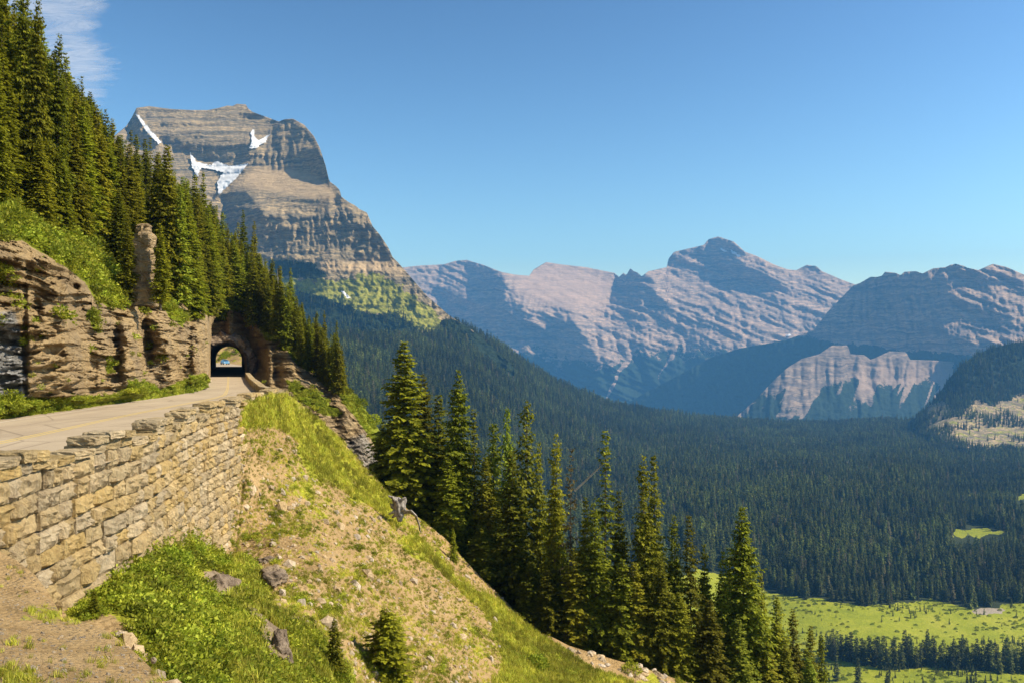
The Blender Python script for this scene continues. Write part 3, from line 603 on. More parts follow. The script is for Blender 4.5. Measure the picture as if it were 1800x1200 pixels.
def behind(u, d):                           # ground point a distance d beyond the crest of the slope
    v = topS(u); p = P(u, v, depthS(np.array([float(u)]), np.array([float(v)]))[0])
    h = np.array([p[0], p[1]]) / math.hypot(p[0], p[1]); z = p[2] - np.interp(d, [0, .8, 3, 8, 22, 60, 150], [0, .25, 1.6, 6, 20, 52, 120])
    return np.array([p[0] + h[0] * d, p[1] + h[1] * d, z])

# ------------------------------------------------------------------ dirt shoulder, bottom left
SM = tps([(-100, 900, 15.5), (0, 975, 14.5), (60, 1012, 13.6), (100, 1062, 12.4), (0, 1060, 11.8), (100, 1090, 11.2), (0, 1090, 10.4), (180, 1104, 11.0), (0, 1195, 6.9), (240, 1150, 9.5), (290, 1200, 8.2), (150, 1195, 7.2), (0, 1290, 5.2), (330, 1290, 6.2), (-100, 1200, 7)])
def depthM(U, V):
    y0 = SM(U, V); X = P(U, V, y0); x, y, z = X[..., 0], X[..., 1], X[..., 2]
    return y0 - .22 * fbm(x / 2, y / 2, z / 1.5, 4, 541) - .05 * fbm(x / .22, y / .22, z / .2, 3, 542)
topM = curve([(-100, 880), (0, 968), (30, 985), (62, 1010), (85, 1040), (100, 1066), (108, 1086), (150, 1092), (185, 1106), (210, 1124), (240, 1148), (290, 1198), (340, 1262)])
sheet('road_shoulder', -100, 330, 3, topM, curve([(-200, 1340), (400, 1340)]), 130, depthM, M_SHOULDER, {'green': lambda U, V: .06 + 0 * U + .5 * soft([(60, 1060), (110, 1066), (160, 1092), (90, 1098), (30, 1090)], 3, 4, 10)(U, V), 'rock': zero}, back=[(.2, .12), (.8, 1.0), (3, 5)], tpow=1.2)

# ------------------------------------------------------------------ road
RZ = -3.4
OUT = np.array([(-9, 2), (-12.0, 12), (-12.9, 21.8), (-13.2, 24.9), (-13.6, 32), (-15.6, 43.9), (-16.5, 54), (-18.0, 67.5), (-21.4, 77), (-29.4, 101.8), (-38.6, 133), (-39.5, 136), (-67.0, 226), (-80, 262), (-96, 300), (-108, 320)], float)
INN = np.array([(-20, 0), (-22.5, 15), (-24, 26), (-25, 34), (-26.2, 45), (-26.4, 53), (-27.0, 61.8), (-27.6, 73.5), (-29.2, 84), (-35.2, 105), (-44.4, 133), (-45.4, 136), (-73.5, 226), (-92, 262), (-112, 300), (-124, 320)], float)
def resample(pl, n):
    k = np.r_[0, np.cumsum(np.linalg.norm(np.diff(pl, axis=0), axis=1))]; return k
tt = np.linspace(0, len(OUT) - 1, 240)
def cat(pl):                                # Catmull-Rom through the shared stations
    p = np.vstack([2 * pl[0] - pl[1], pl, 2 * pl[-1] - pl[-2]]); i = np.clip(tt.astype(int), 0, len(pl) - 2); f = (tt - i)[:, None]
    a, b, c, d = p[i], p[i + 1], p[i + 2], p[i + 3]
    return .5 * (2 * b + (c - a) * f + (2 * a - 5 * b + 4 * c - d) * f ** 2 + (3 * b - a - 3 * c + d) * f ** 3)
OC, IC = cat(OUT), cat(INN)
def strip(name, a, b, z, mat, sel=slice(None), nx=2, **kw):
    k = np.linspace(a, b, nx)[None, :, None]; X = OC[sel][:, None] * (1 - k) + IC[sel][:, None] * k
    X = np.concatenate([X, np.full(X.shape[:2] + (1,), z)], -1)
    return link(name, npmesh(name, X.reshape(-1, 3), gridq(X.shape[0], nx), mats=[mat]), kind='structure', **kw)
strip('road', -.06, 1.0, RZ, M_ROAD, nx=9)
strip('road_verge', .985, 1.16, RZ - .05, M_SLOPE, nx=3)
strip('road_marking', .470, .483, RZ + .004, M_YELLOW, slice(10, 170)); strip('road_marking', .497, .510, RZ + .004, M_YELLOW, slice(10, 170))
strip('road_marking', .905, .918, RZ + .004, M_WHITE, slice(10, 150))

# ------------------------------------------------------------------ tunnel
tun = link('tunnel', None, label='short dark arched rock tunnel the road runs into', cat='tunnel'); tun.location = (-42.2, 134, RZ)
def archprof(w, zb, n=9):
    a = np.linspace(0, np.pi, n); p = [(w, zb)] + [(w, zb + 1.1)] + [(w * math.cos(t), -1.4 + w * math.sin(t) * .98) for t in a] + [(-w, zb + 1.1), (-w, zb)]
    return np.array(p)
pr = archprof(3.05, -.1 + RZ, 15); ax = AX1 - AX0; L = np.linalg.norm(ax); axn = ax / L; side = np.array([axn[1], -axn[0]])
st = np.linspace(0, L + 2, 50); X = []
for s_ in st:
    c = AX0 + axn * (s_ - .6)
    r = 1 + .035 * vnoise(np.arange(len(pr)) * .8, np.full(len(pr), s_ * .5), 0, 3)
    X.append(np.c_[c[0] + side[0] * pr[:, 0] * r, c[1] + side[1] * pr[:, 0] * r, pr[:, 1]])
X = np.array(X) - np.array([-42.2, 134, RZ])
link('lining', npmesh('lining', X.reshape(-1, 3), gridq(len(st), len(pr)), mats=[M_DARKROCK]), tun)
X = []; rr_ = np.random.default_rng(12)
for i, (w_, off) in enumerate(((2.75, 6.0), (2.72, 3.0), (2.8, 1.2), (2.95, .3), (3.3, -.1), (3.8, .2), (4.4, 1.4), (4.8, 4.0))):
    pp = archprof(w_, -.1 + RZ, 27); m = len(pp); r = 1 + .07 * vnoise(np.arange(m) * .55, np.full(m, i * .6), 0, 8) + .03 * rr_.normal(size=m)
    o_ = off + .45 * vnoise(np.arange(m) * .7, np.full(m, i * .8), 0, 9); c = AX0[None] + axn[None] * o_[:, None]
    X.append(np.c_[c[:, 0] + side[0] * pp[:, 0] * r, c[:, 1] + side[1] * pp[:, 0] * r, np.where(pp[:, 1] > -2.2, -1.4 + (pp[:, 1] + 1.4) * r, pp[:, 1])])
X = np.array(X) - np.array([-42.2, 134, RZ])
link('portal', npmesh('portal', X.reshape(-1, 3), gridq(8, m), mats=[M_DARKROCK], smooth=False), tun)  # darker than the cliff: deep shade of the mouth put into the colour
# sunny bank beyond it
us = np.linspace(-150, -88, 70); ys = np.linspace(300, 375, 60); XX, YY = np.meshgrid(us, ys)
ZZ = RZ - .1 + np.clip(YY - 312 + 4 * fbm(XX / 12, YY / 12, 0, 3, 4), 0, 15) * .62
link('bank', npmesh('bank', np.stack([XX, YY, ZZ], -1).reshape(-1, 3), gridq(60, 70), attrs={'green': np.full(XX.size, .45), 'rock': np.zeros(XX.size)}, mats=[M_SLOPE]), kind='structure')
XX, YY = np.meshgrid(np.linspace(0, 1, 20), np.linspace(228, 330, 20)); XX = -150 + XX * (150 - .27 * YY)
link('verge', npmesh('verge', np.stack([XX, YY, 0 * XX + RZ - .06], -1).reshape(-1, 3), gridq(20, 20), attrs={'green': np.full(XX.size, .3), 'rock': np.zeros(XX.size)}, mats=[M_SLOPE]), kind='structure')

# ------------------------------------------------------------------ rough stones
def stone_mesh(seed, nx=7, nz=6, rough=.09):
    """unit block: x length 1, z height 1, depth 1 (y from 0 back to 1), rough broken face at y=0"""
    r = np.random.default_rng(seed); xs = np.linspace(-.5, .5, nx); zs = np.linspace(0, 1, nz); XX, ZZ = np.meshgrid(xs, zs)
    ex = np.minimum(.5 - np.abs(XX), .14) / .14; ez = np.minimum(np.minimum(ZZ, 1 - ZZ), .16) / .16
    prof = np.sqrt(np.clip(np.minimum(ex, 1) * np.minimum(ez, 1), 0, 1))
    Y = -(.16 * prof) * (1 + .6 * r.random()) - rough * 1.6 * prof * vnoise(XX * 3.1 + seed, ZZ * 2.4, 0, seed) - rough * prof * vnoise(XX * 7 + seed, ZZ * 5, 0, seed + 1)
    jx = .035 * vnoise(ZZ * 4 + seed, XX * 3, 0, seed + 2); jz = .04 * vnoise(XX * 4 + seed, ZZ * 3, 0, seed + 3)
    f = np.stack([XX + jx, Y, ZZ + jz], -1).reshape(-1, 3)
    b = f.copy(); b[:, 1] = .8
    idx = np.arange(nx * nz).reshape(nz, nx); ring = np.r_[idx[0], idx[1:, -1], idx[-1, -2::-1], idx[-2:0:-1, 0]]
    V = np.vstack([f, b[ring]]); n0 = nx * nz; m = len(ring); k = np.arange(m)
    Q = np.vstack([gridq(nz, nx)[:, ::-1], np.stack([ring, ring[(k + 1) % m], n0 + (k + 1) % m, n0 + k], 1)[:, ::-1]])
    return npmesh('stone', V, Q, mats=[M_STONE], smooth=False)
STONES = [stone_mesh(900 + i) for i in range(12)]
def slab_mesh(seed):
    """rough flat slab with the same unit frame as a stone, broken on every side"""
    import bmesh
    bm = bmesh.new(); bmesh.ops.create_cube(bm, size=1); bmesh.ops.subdivide_edges(bm, edges=bm.edges[:], cuts=4, use_grid_fill=True)
    V = np.array([v.co for v in bm.verts]); n = V / np.maximum(np.abs(V).max(1, keepdims=True), 1e-6)
    r = np.linalg.norm(V, axis=1, keepdims=True); V = V * (1 - .10 * np.clip(r / .5 - 1.15, 0, 1))
    V += .045 * np.stack([vnoise(V[:, 0] * 4 + seed + 9 * i, V[:, 1] * 4, V[:, 2] * 3, seed + i) for i in range(3)], 1) + .05 * np.stack([vnoise(V[:, 0] * 9 + seed + 9 * i, V[:, 1] * 9, V[:, 2] * 6, seed + i + 4) for i in range(3)], 1)
    for v, c in zip(bm.verts, V): v.co = (c[0], c[1] + .35, c[2] + .5)
    me = bpy.data.meshes.new('slab'); bm.to_mesh(me); bm.free(); me.materials.append(M_STONE); me.polygons.foreach_set('use_smooth', np.zeros(len(me.polygons), bool)); return me
SLABS = [slab_mesh(950 + i) for i in range(8)]
def boulder_mesh(seed, sub=2, rough=.25, flat=.7, mat=None, name='boulder', angular=.5, smooth=False):
    import bmesh
    bm = bmesh.new(); bmesh.ops.create_icosphere(bm, subdivisions=sub, radius=1)
    V = np.array([v.co for v in bm.verts]); r = np.random.default_rng(seed)
    for _ in range(9):                       # planes chip facets off
        nrm = r.normal(size=3); nrm /= np.linalg.norm(nrm); d = V @ nrm - (.62 + .25 * r.random()); V -= np.clip(d, 0, None)[:, None] * nrm * (angular + .5)
    V *= (1 + rough * fbm(V[:, 0] * 1.7 + seed, V[:, 1] * 1.7, V[:, 2] * 1.7, 3, seed))[:, None]; V[:, 2] *= flat
    for v, c in zip(bm.verts, V): v.co = c
    me = bpy.data.meshes.new(name); bm.to_mesh(me); bm.free(); me.materials.append(mat or M_BOULDER)
    me.polygons.foreach_set("use_smooth", np.full(len(me.polygons), smooth)); return me

# ------------------------------------------------------------------ retaining wall
WP = np.array([(-9.5, 12.0), (-11.9, 19.0), (-12.3, 21.8), (-12.6, 24.9), (-13.0, 32), (-15.0, 43.9), (-15.9, 54.0), (-16.6, 62), (-17.4, 68)])
wk = np.r_[0, np.cumsum(np.linalg.norm(np.diff(WP, axis=0), axis=1))]
def wpt(s): return np.array([np.interp(s, wk, WP[:, 0]), np.interp(s, wk, WP[:, 1])])
def wdir(s): d = wpt(s + .3) - wpt(s - .3); return d / np.linalg.norm(d)
wall = link('stone_wall', None, label='tall rough stone retaining wall holding up the outer edge of the road', cat='wall'); wall.location = (*WP[3], -9)
WL = Vector(wall.location)
ss = np.linspace(0, wk[-1], 60); X = []
for off, z in ((-.55, -3.05), (.0, -3.05), (.0, -16.0)):
    for s_ in ss:
        p = wpt(s_); d = wdir(s_); n = np.array([d[1], -d[0]]); q = p + n * (off - .16); X.append((q[0] - WL.x, q[1] - WL.y, z - WL.z))
link('mortar_core', npmesh('mortar_core', X, gridq(3, 60), mats=[M_MORTAR]), wall)
rs = random.Random(5)
cand = []
z = -3.05; k = 0
while z > -15:
    h = rs.uniform(.48, .66); s_ = rs.uniform(0, .8)
    while s_ < 62 - 9:
        w = rs.choice([rs.uniform(.5, .9), rs.uniform(.8, 1.7)]); sc_ = s_ + w / 2
        p = wpt(sc_); uu = CU + F * p[0] / p[1]; vm = CV - F * (z - h * .5) / p[1]; vt_ = CV - F * z / p[1]
        ok = uu > -40 and vt_ < 1120
        if ok and vt_ > topS(uu) - 5 and uu > 62 and SL(np.array([uu]), np.array([max(vt_, topS(uu))]))[0] < p[1] - .8: ok = False
        if ok and vt_ > topM(uu) + 20: ok = False
        if ok: cand.append((sc_, z, w, h))
        s_ += w
    z -= h
cand.sort(key=lambda c: -(c[2] * c[3]) / wpt(c[0])[1] ** 2)
def place_stone(c, parent, ploc, name, depth, mats, out=0.0, jit=.03):
    sc_, z, w, h = c; p = wpt(sc_); d = wdir(sc_); n = np.array([d[1], -d[0]]); q = p + n * (out + rs.uniform(-jit, jit))
    M = Matrix(((d[0], -n[0], 0, q[0] - ploc[0]), (d[1], -n[1], 0, q[1] - ploc[1]), (0, 0, 1, z - h - ploc[2]), (0, 0, 0, 1)))
    M = M @ Matrix.Rotation(rs.uniform(-.03, .03), 4, 'Y') @ Matrix.Rotation(rs.uniform(-.07, .07), 4, 'Z') @ Matrix.Diagonal((w * .985, depth, h * .975, 1))
    return M
MAXS = 298
for c in cand[:MAXS]:
    o = link('stone', rs.choice(STONES), wall); o.matrix_local = place_stone(c, wall, WL, 'stone', .55, STONES, .03, .07)
rest = cand[MAXS:]
VV, QQ, n0 = [], [], 0
for c in rest:
    me = rs.choice(STONES); v = np.empty(len(me.vertices) * 3); me.vertices.foreach_get('co', v); v = v.reshape(-1, 3)
    M = np.array(place_stone(c, wall, WL, '', .55, 0, .03, .07)); VV.append(v @ M[:3, :3].T + M[:3, 3])
    q = np.array([p.vertices[:] for p in me.polygons]); QQ.append(q + n0); n0 += len(v)
if rest: link('small_stones', npmesh('small_stones', np.vstack(VV), np.vstack(QQ), mats=[M_STONE], smooth=False), wall, kind='stuff')
# parapet: flat irregular coping slabs, every few of them standing a step higher
s_ = 5.0; run = 0; high = False
while s_ < wk[-1] - .3:
    w = rs.uniform(.7, 1.5)
    if run <= 0: high = not high; run = rs.uniform(1.8, 3.2) if high else rs.uniform(1.5, 2.6)
    top = -2.50 if high else -2.88
    top += rs.uniform(-.06, .06)
    hh = .24 + rs.uniform(-.03, .05)
    for nm, zt, h_, ov in (('coping_stone', top, hh, .10),) + ((('parapet_stone', top - hh, (top - hh) + 3.05, .0),) if high else ()):
        o = link(nm, rs.choice(SLABS), wall)
        p = wpt(s_ + w / 2); d = wdir(s_ + w / 2); n = np.array([d[1], -d[0]]); q = p + n * (.04 + ov + rs.uniform(-.05, .05))
        M = Matrix(((d[0], -n[0], 0, q[0] - WL.x), (d[1], -n[1], 0, q[1] - WL.y), (0, 0, 1, zt - h_ - WL.z), (0, 0, 0, 1)))
        o.matrix_local = M @ Matrix.Rotation(rs.uniform(-.03, .03), 4, 'Y') @ Matrix.Rotation(rs.uniform(-.06, .06), 4, 'Z') @ Matrix.Diagonal((w * .98, .78 + ov, h_, 1))
    s_ += w; run -= w
# low kerb wall curving from the corner back to the tunnel mouth
LP = np.array([(-17.2, 68.4), (-21.0, 77), (-29.0, 101.8), (-38.0, 131)]); lk = np.r_[0, np.cumsum(np.linalg.norm(np.diff(LP, axis=0), axis=1))]
low = link('low_stone_wall', None, label='low curved stone guard wall between the road bend and the tunnel mouth', cat='wall'); low.location = (-21, 77, RZ)
s_ = 0
while s_ < lk[-1] - .5:
    w = rs.uniform(1.0, 1.9); a = s_ + w / 2; p = np.array([np.interp(a, lk, LP[:, 0]), np.interp(a, lk, LP[:, 1])])
    p2 = np.array([np.interp(a + .5, lk, LP[:, 0]), np.interp(a + .5, lk, LP[:, 1])]); d = p2 - p; d /= np.linalg.norm(d); n = np.array([-d[1], d[0]]); n = -n if False else np.array([d[1], -d[0]])
    for zt, h_ in ((.28, .33), (.60, .30)):
        for sg in (1,):
            o = link('stone', rs.choice(SLABS), low); q = p + np.array([-n[0], -n[1]]) * .3
            M = Matrix(((-d[0], n[0], 0, q[0] + 21), (-d[1], n[1], 0, q[1] - 77), (0, 0, 1, zt - h_), (0, 0, 0, 1)))
            o.matrix_local = M @ Matrix.Rotation(rs.uniform(-.05, .05), 4, 'Z') @ Matrix.Diagonal((w * .97, .6, h_, 1))
    s_ += w
LP2 = [(-16.9, 69.0), (-13.5, 75.5)]
# ------------------------------------------------------------------ conifers
def conifer(seed, nbr=420, W=.17, base=.04, shape=.8, ragged=.25, gap=.0, tw=1.0, per=1.0, mat=None, up=0.0):
    """unit tree: whorls of drooping branches, each a fan of flat needle sprays"""
    r = np.random.default_rng(seed); N = nbr
    h = base + (1 - base) * (np.sort(r.random(N)) ** 1.08) * .985
    h = np.round(h * 46) / 46 + r.normal(0, .004, N)
    az = np.arange(N) * 2.39996 + r.normal(0, .5, N)
    prof = W * (np.clip(1 - h, 0, 1) ** shape) * (1 - .35 * np.exp(-(h - base) / .08)) + .007
    lobe = 1 + ragged * vnoise(az * .9 + seed, h * 9, 0, seed) + ragged * .8 * vnoise(h * 23 + seed, az * 0, 0, seed + 3)
    Lb = prof * lobe * r.uniform(.7, 1.08, N)
    if gap: Lb *= np.where(vnoise(h * 14, az * .6, 0, seed + 9) > gap, 1, .25)
    nt = np.maximum(3, (Lb / .011 * per).astype(int)); I = np.repeat(np.arange(N), nt)
    k = np.concatenate([np.arange(n) for n in nt]); t = (k + r.random(len(k)) * .8) / nt[I]; t = np.clip(.12 + .9 * t, 0, 1.0)
    drop = np.interp(h, [0, .5, .9, 1], [-.30, -.12, .35, .9])[I] + up
    rad = Lb[I] * t; ca, sa = np.cos(az[I]), np.sin(az[I])
    zz = h[I] + rad * drop - .28 * rad * t + .30 * Lb[I] * t ** 3 * .6
    sd = np.where(k % 2 == 0, 1, -1) * (1 - .75 * (t > .93)); ang = az[I] + sd * r.uniform(.5, 1.15, len(k))
    ln = (.010 + .30 * Lb[I] * (1.05 - .75 * t)) * r.uniform(.7, 1.3, len(k)) * tw; ln = np.clip(ln, .007, .030 * max(1, tw))
    wd = ln * r.uniform(.26, .42, len(k)) + .0022
    b = np.stack([rad * ca, rad * sa, zz], 1); dv = np.stack([np.cos(ang), np.sin(ang), r.uniform(-.55, .25, len(k))], 1); dv /= np.linalg.norm(dv, axis=1, keepdims=True)
    up_ = np.stack([r.normal(0, .35, len(k)), r.normal(0, .35, len(k)), np.ones(len(k))], 1); sv = np.cross(dv, up_); sv /= np.linalg.norm(sv, axis=1, keepdims=True)
    v0 = b; v1 = b + dv * (ln * .55)[:, None] + sv * wd[:, None]; v2 = b + dv * ln[:, None] - np.array([0, 0, 1]) * (ln * .25)[:, None]; v3 = b + dv * (ln * .45)[:, None] - sv * wd[:, None]
    V = np.stack([v0, v1, v2, v3], 1).reshape(-1, 3); Q = np.arange(len(V)).reshape(-1, 4)
    return npmesh('crown', V, Q, mats=[mat or M_NEEDLE], smooth=False)
def trunk_mesh(top=.97, r0=.012, seed=1, mat=None, n=7, stubs=0):
    hs = np.linspace(-.06, top, 9); V = []; r = np.random.default_rng(seed)
    cx, cy = np.cumsum(r.normal(0, .0012, 9)), np.cumsum(r.normal(0, .0012, 9))
    for i, h in enumerate(hs):
        rad = r0 * (1 - .93 * max(h, 0) / top) * (1 + (.5 if h < 0 else 0))
        for k in range(n): V.append((cx[i] + rad * math.cos(k * 6.283 / n), cy[i] + rad * math.sin(k * 6.283 / n), h))
    Q = [(i * n + k, i * n + (k + 1) % n, (i + 1) * n + (k + 1) % n, (i + 1) * n + k) for i in range(8) for k in range(n)]; T = []
    for _ in range(stubs):
        h = r.uniform(.15, .95); a = r.uniform(0, 6.28); L = r.uniform(.02, .07) * (1.2 - h); b = len(V); rr = .0022
        d = np.array([math.cos(a), math.sin(a), r.uniform(-.4, .3)]); p0 = np.array([0, 0, h]); s = np.array([-d[1], d[0], 0]) * rr
        V += [tuple(p0 + s), tuple(p0 - s), tuple(p0 + np.array([0, 0, 1.6 * rr])), tuple(p0 + d * L)]; T += [(b, b + 1, b + 3), (b + 1, b + 2, b + 3), (b + 2, b, b + 3)]
    return npmesh('trunk', V, Q, T, mats=[mat or M_BARK])
CROWN = {'full': [conifer(s, 760, .20, .03, .78, .28, per=1.35) for s in (11, 12, 13)], 'narrow': [conifer(s, 640, .14, .04, .72, .36, per=1.3) for s in (21, 22, 23, 24)],
         'thin': [conifer(s, 330, .085, .05, .6, .45, -.25) for s in (31, 32)], 'pale': [conifer(s, 470, .14, .05, .62, .4, -.4, 1.15, mat=M_PALE, up=.25) for s in (41, 42)],
         'dry': [conifer(51, 260, .10, .08, .6, .5, -.1, mat=M_DRY)], 'high': [conifer(61, 330, .12, .30, .62, .35)], 'far': [conifer(s, 130, .14, .03, .62, .3, 0, 2.6, .5) for s in (71, 72, 73, 74)],
         'young': [conifer(s, 300, .24, .02, .75, .25, 0, 1.5) for s in (81, 82)]}
for k in ('far',):
    for m in CROWN[k]: m.materials[0] = M_DARKN
# crown width scale: tests of the widest stay true to the photograph
TRUNK = trunk_mesh(); TRUNK_T = trunk_mesh(.9, .010, 2, stubs=14); SNAG = trunk_mesh(.98, .012, 3, M_BLEACH, 6, 70)
WID = {'full': .20, 'narrow': .135, 'thin': .10, 'pale': .16, 'dry': .11, 'high': .13, 'young': .26}
rt = random.Random(11)
def tree(base, H, style, label, group=None, halfw=None, name='spruce_tree', cat='conifer'):
    o = link(name, None, label=label, cat=cat, group=group); o.location = base; o.rotation_euler = (rt.uniform(-.025, .025), rt.uniform(-.025, .025), rt.uniform(0, 6.28))
    k = (halfw / (WID[style] * H)) if halfw else rt.uniform(.85, 1.12)
    o.scale = (H * k, H * k, H)
    link('crown', rt.choice(CROWN[style]), o); link('trunk', TRUNK_T if style in ('thin', 'dry', 'high') else TRUNK, o); return o

# --- row of big conifers beyond the crest of the slope
FG = [  # u, top v, distance beyond crest, half width px, style, label
    (709, 597, 3.5, 52, 'full', 'broadest tall spruce, leftmost of the row beyond the grassy crest'),
    (742, 655, 5.5, 34, 'full', 'shorter spruce pressed against the right side of the broadest spruce'),
    (672, 745, 5.0, 26, 'full', 'low bushy spruce at the left foot of the broadest spruce'),
    (770, 690, 6.0, 30, 'narrow', 'mid sized spruce in the gap right of the broadest spruce'),
    (804, 647, 4.0, 36, 'full', 'second tallest pointed spruce, right of the broadest one, behind the twisted stump'),
    (838, 713, 4.5, 20, 'thin', 'very thin spire conifer right of the second tall spruce'),
    (790, 800, 2.0, 24, 'narrow', 'small spruce low in front of the second tall spruce'),
    (868, 742, 9.0, 34, 'pale', 'pale yellow green tree glowing between dark conifers'),
    (855, 800, 4.0, 24, 'narrow', 'dark slim spruce in front of the pale yellow green tree'),
    (903, 788, 3.0, 30, 'narrow', 'dark slim spruce standing before the tall olive tree'),
    (922, 697, 6.5, 34, 'pale', 'tall olive green tree, highest in the middle of the row'),
    (897, 715, 9.0, 22, 'pale', 'olive tree half hidden left of the tall olive tree'),
    (951, 772, 8.0, 18, 'narrow', 'slim spruce top right of the tall olive tree'),
    (972, 758, 4.5, 24, 'narrow', 'dark green spire just left of the thin brownish conifer'),
    (1001, 783, 4.0, 18, 'dry', 'thin brownish half dead conifer left of the leaning dead trunk'),
    (1030, 868, 5.0, 20, 'narrow', 'short conifer under the leaning dead trunk'),
    (1063, 750, 4.0, 26, 'thin', 'conifer with a sparse knobby top touching the leaning dead trunk'),
    (1050, 880, 3.0, 26, 'narrow', 'bushy lower conifer in front of the one with the sparse knobby top'),
    (1090, 858, 6.0, 22, 'narrow', 'slim conifer left of the twin spires'),
    (1133, 797, 4.0, 26, 'narrow', 'left one of the twin tall spires'),
    (1157, 796, 4.8, 26, 'high', 'right one of the twin tall spires'),
    (1120, 985, 2.5, 26, 'narrow', 'lower spruce at the foot of the twin spires, left'),
    (1160, 985, 2.0, 30, 'full', 'lower spruce at the foot of the twin spires, right'),
    (1187, 900, 5.0, 22, 'narrow', 'dark spruce next right of the twin spires'),
    (1217, 902, 4.5, 24, 'high', 'conifer with a bare lower trunk, second right of the twin spires'),
    (1240, 952, 6.0, 18, 'narrow', 'slim top between the bare trunk conifer and the broad right spruce'),
    (1264, 965, 5.0, 18, 'narrow', 'slim spruce just left of the broad right spruce'),
    (1310, 888, 4.0, 42, 'full', 'tall broad pointed spruce, the last big one at the right of the row'),
    (1285, 960, 8.0, 20, 'narrow', 'narrow spruce behind the left side of the broad right spruce'),
    (1297, 1088, 1.0, 28, 'pale', 'small rounded olive conifer in front of the broad right spruce'),
    (1365, 1045, 8.0, 24, 'narrow', 'first smaller spruce right of the broad right spruce'),
    (1345, 1000, 16.0, 18, 'narrow', 'thin spruce rising behind the right foot of the broad right spruce'),
    (1398, 1068, 9.0, 22, 'narrow', 'second smaller spruce right of the broad right spruce'),
    (1380, 1130, 4.0, 24, 'full', 'bushy young spruce low at the bottom edge right of the broad spruce'),
    (1420, 1095, 13.0, 18, 'narrow', 'third smaller spruce right of the broad right spruce'),
    (1447, 1115, 15.0, 18, 'narrow', 'last small spruce at the lower right end of the row'),
    (1425, 1155, 6.0, 22, 'pale', 'low yellowish conifer at the bottom edge near the meadow'),
    (1340, 1120, 2.0, 26, 'narrow', 'dark conifer at the bottom edge right of the small rounded olive one'),
    (1245, 1050, 1.5, 26, 'narrow', 'spruce at the bottom edge left of the small rounded olive conifer'),
    (935, 985, 1.2, 30, 'full', 'sunlit bushy spruce standing on the crest below the tall olive tree'),
    (965, 1000, 1.2, 28, 'full', 'right hand bushy spruce on the crest below the tall olive tree'),
    (845, 920, 1.5, 26, 'narrow', 'small spruce on the crest left of the dark slim spruce'),
    (1010, 960, 2.5, 26, 'narrow', 'spruce low below the thin brownish conifer'),
    (1090, 980, 2.0, 26, 'narrow', 'spruce low at the crest right of the knobby topped conifer'),
    (1195, 1040, 2.0, 28, 'full', 'bushy spruce low between the twin spires and the bare trunk conifer'),
    (980, 880, 7.0, 26, 'narrow', 'dark filler spruce behind the spire left of the brownish conifer'),
    (1140, 900, 9.0, 28, 'narrow', 'shaded spruce behind the twin tall spires'),
    (880, 880, 8.0, 28, 'narrow', 'shaded spruce behind the dark slim spruce'),
    (760, 800, 8.0, 30, 'narrow', 'shaded spruce behind the gap right of the broadest spruce'),
    (820, 830, 8.0, 30, 'narrow', 'shaded spruce behind the very thin spire')]
FILL = []; FILLO = []
rf_ = random.Random(21)
for k in range(17):
    u = 712 + k * 44 + rf_.uniform(-6, 6); line = float(np.interp(u, [700, 800, 950, 1130, 1310, 1460], [760, 830, 930, 960, 1010, 1120])) + rf_.uniform(-10, 60)
    FILL.append((u, line, rf_.uniform(6, 16), rf_.uniform(18, 30), rf_.choice(['narrow', 'narrow', 'full']), None))
for u, vt_, d, hw, stl, lab in FG + FILL:
    b = behind(u, d); ztop = (CV - vt_) / F * b[1]; H = ztop - b[2] + .3
    o = tree((b[0], b[1], b[2] - .3), H, stl, lab or 'x', 'tall conifers beyond the crest of the slope' if lab else 'lower conifers filling the row beyond the crest', 1.48 * hw / F * b[1])
    if lab is None: FILLO.append((o, u, 'low dark conifer', 'gaps of the row beyond the crest'))
# leaning dead trunk caught in the conifers
def limb(pts, rad, n=7, seed=0, rough=.0):
    pts = np.array(pts, float); m = len(pts); V = []
    for i, p in enumerate(pts):
        d = pts[min(i + 1, m - 1)] - pts[max(i - 1, 0)]; d /= np.linalg.norm(d); a = np.cross(d, (0.3, .9, .2)); a /= np.linalg.norm(a); b = np.cross(d, a)
        for k in range(n):
            t = k * 6.2832 / n; r = rad[i] * (1 + rough * float(vnoise(k * 1.3, i * .7 + seed, 0, seed)))
            V.append(p + a * r * math.cos(t) + b * r * math.sin(t))
    Q = [(i * n + k, i * n + (k + 1) % n, (i + 1) * n + (k + 1) % n, (i + 1) * n + k) for i in range(m - 1) for k in range(n)]
    return V, Q
def joinlimbs(name, limbs, mat):
    V, Q, n0 = [], [], 0
    for v, q in limbs: V += list(v); Q += [tuple(i + n0 for i in f) for f in q]; n0 += len(v)
    return npmesh(name, V, Q, mats=[mat])
b = behind(1035, 5.0)[1]
a0, a1 = P(1010, 862, b), P(1064, 812, b - .3); lb = [limb([a0 + (a1 - a0) * t for t in (0, .3, .6, 1)], [.10, .085, .06, .03], 6)]
for k in range(16):
    t = rt.uniform(.35, 1); q = a0 + (a1 - a0) * t; lb.append(limb([q, q + np.array([rt.uniform(-.1, .7), rt.uniform(-.3, .3), rt.uniform(.1, .9)])], [.018, .006], 3))
link('leaning_dead_tree', joinlimbs('leaning_dead_tree', lb, M_BLEACH), label='bleached dead trunk leaning between two conifers of the row', cat='dead tree')

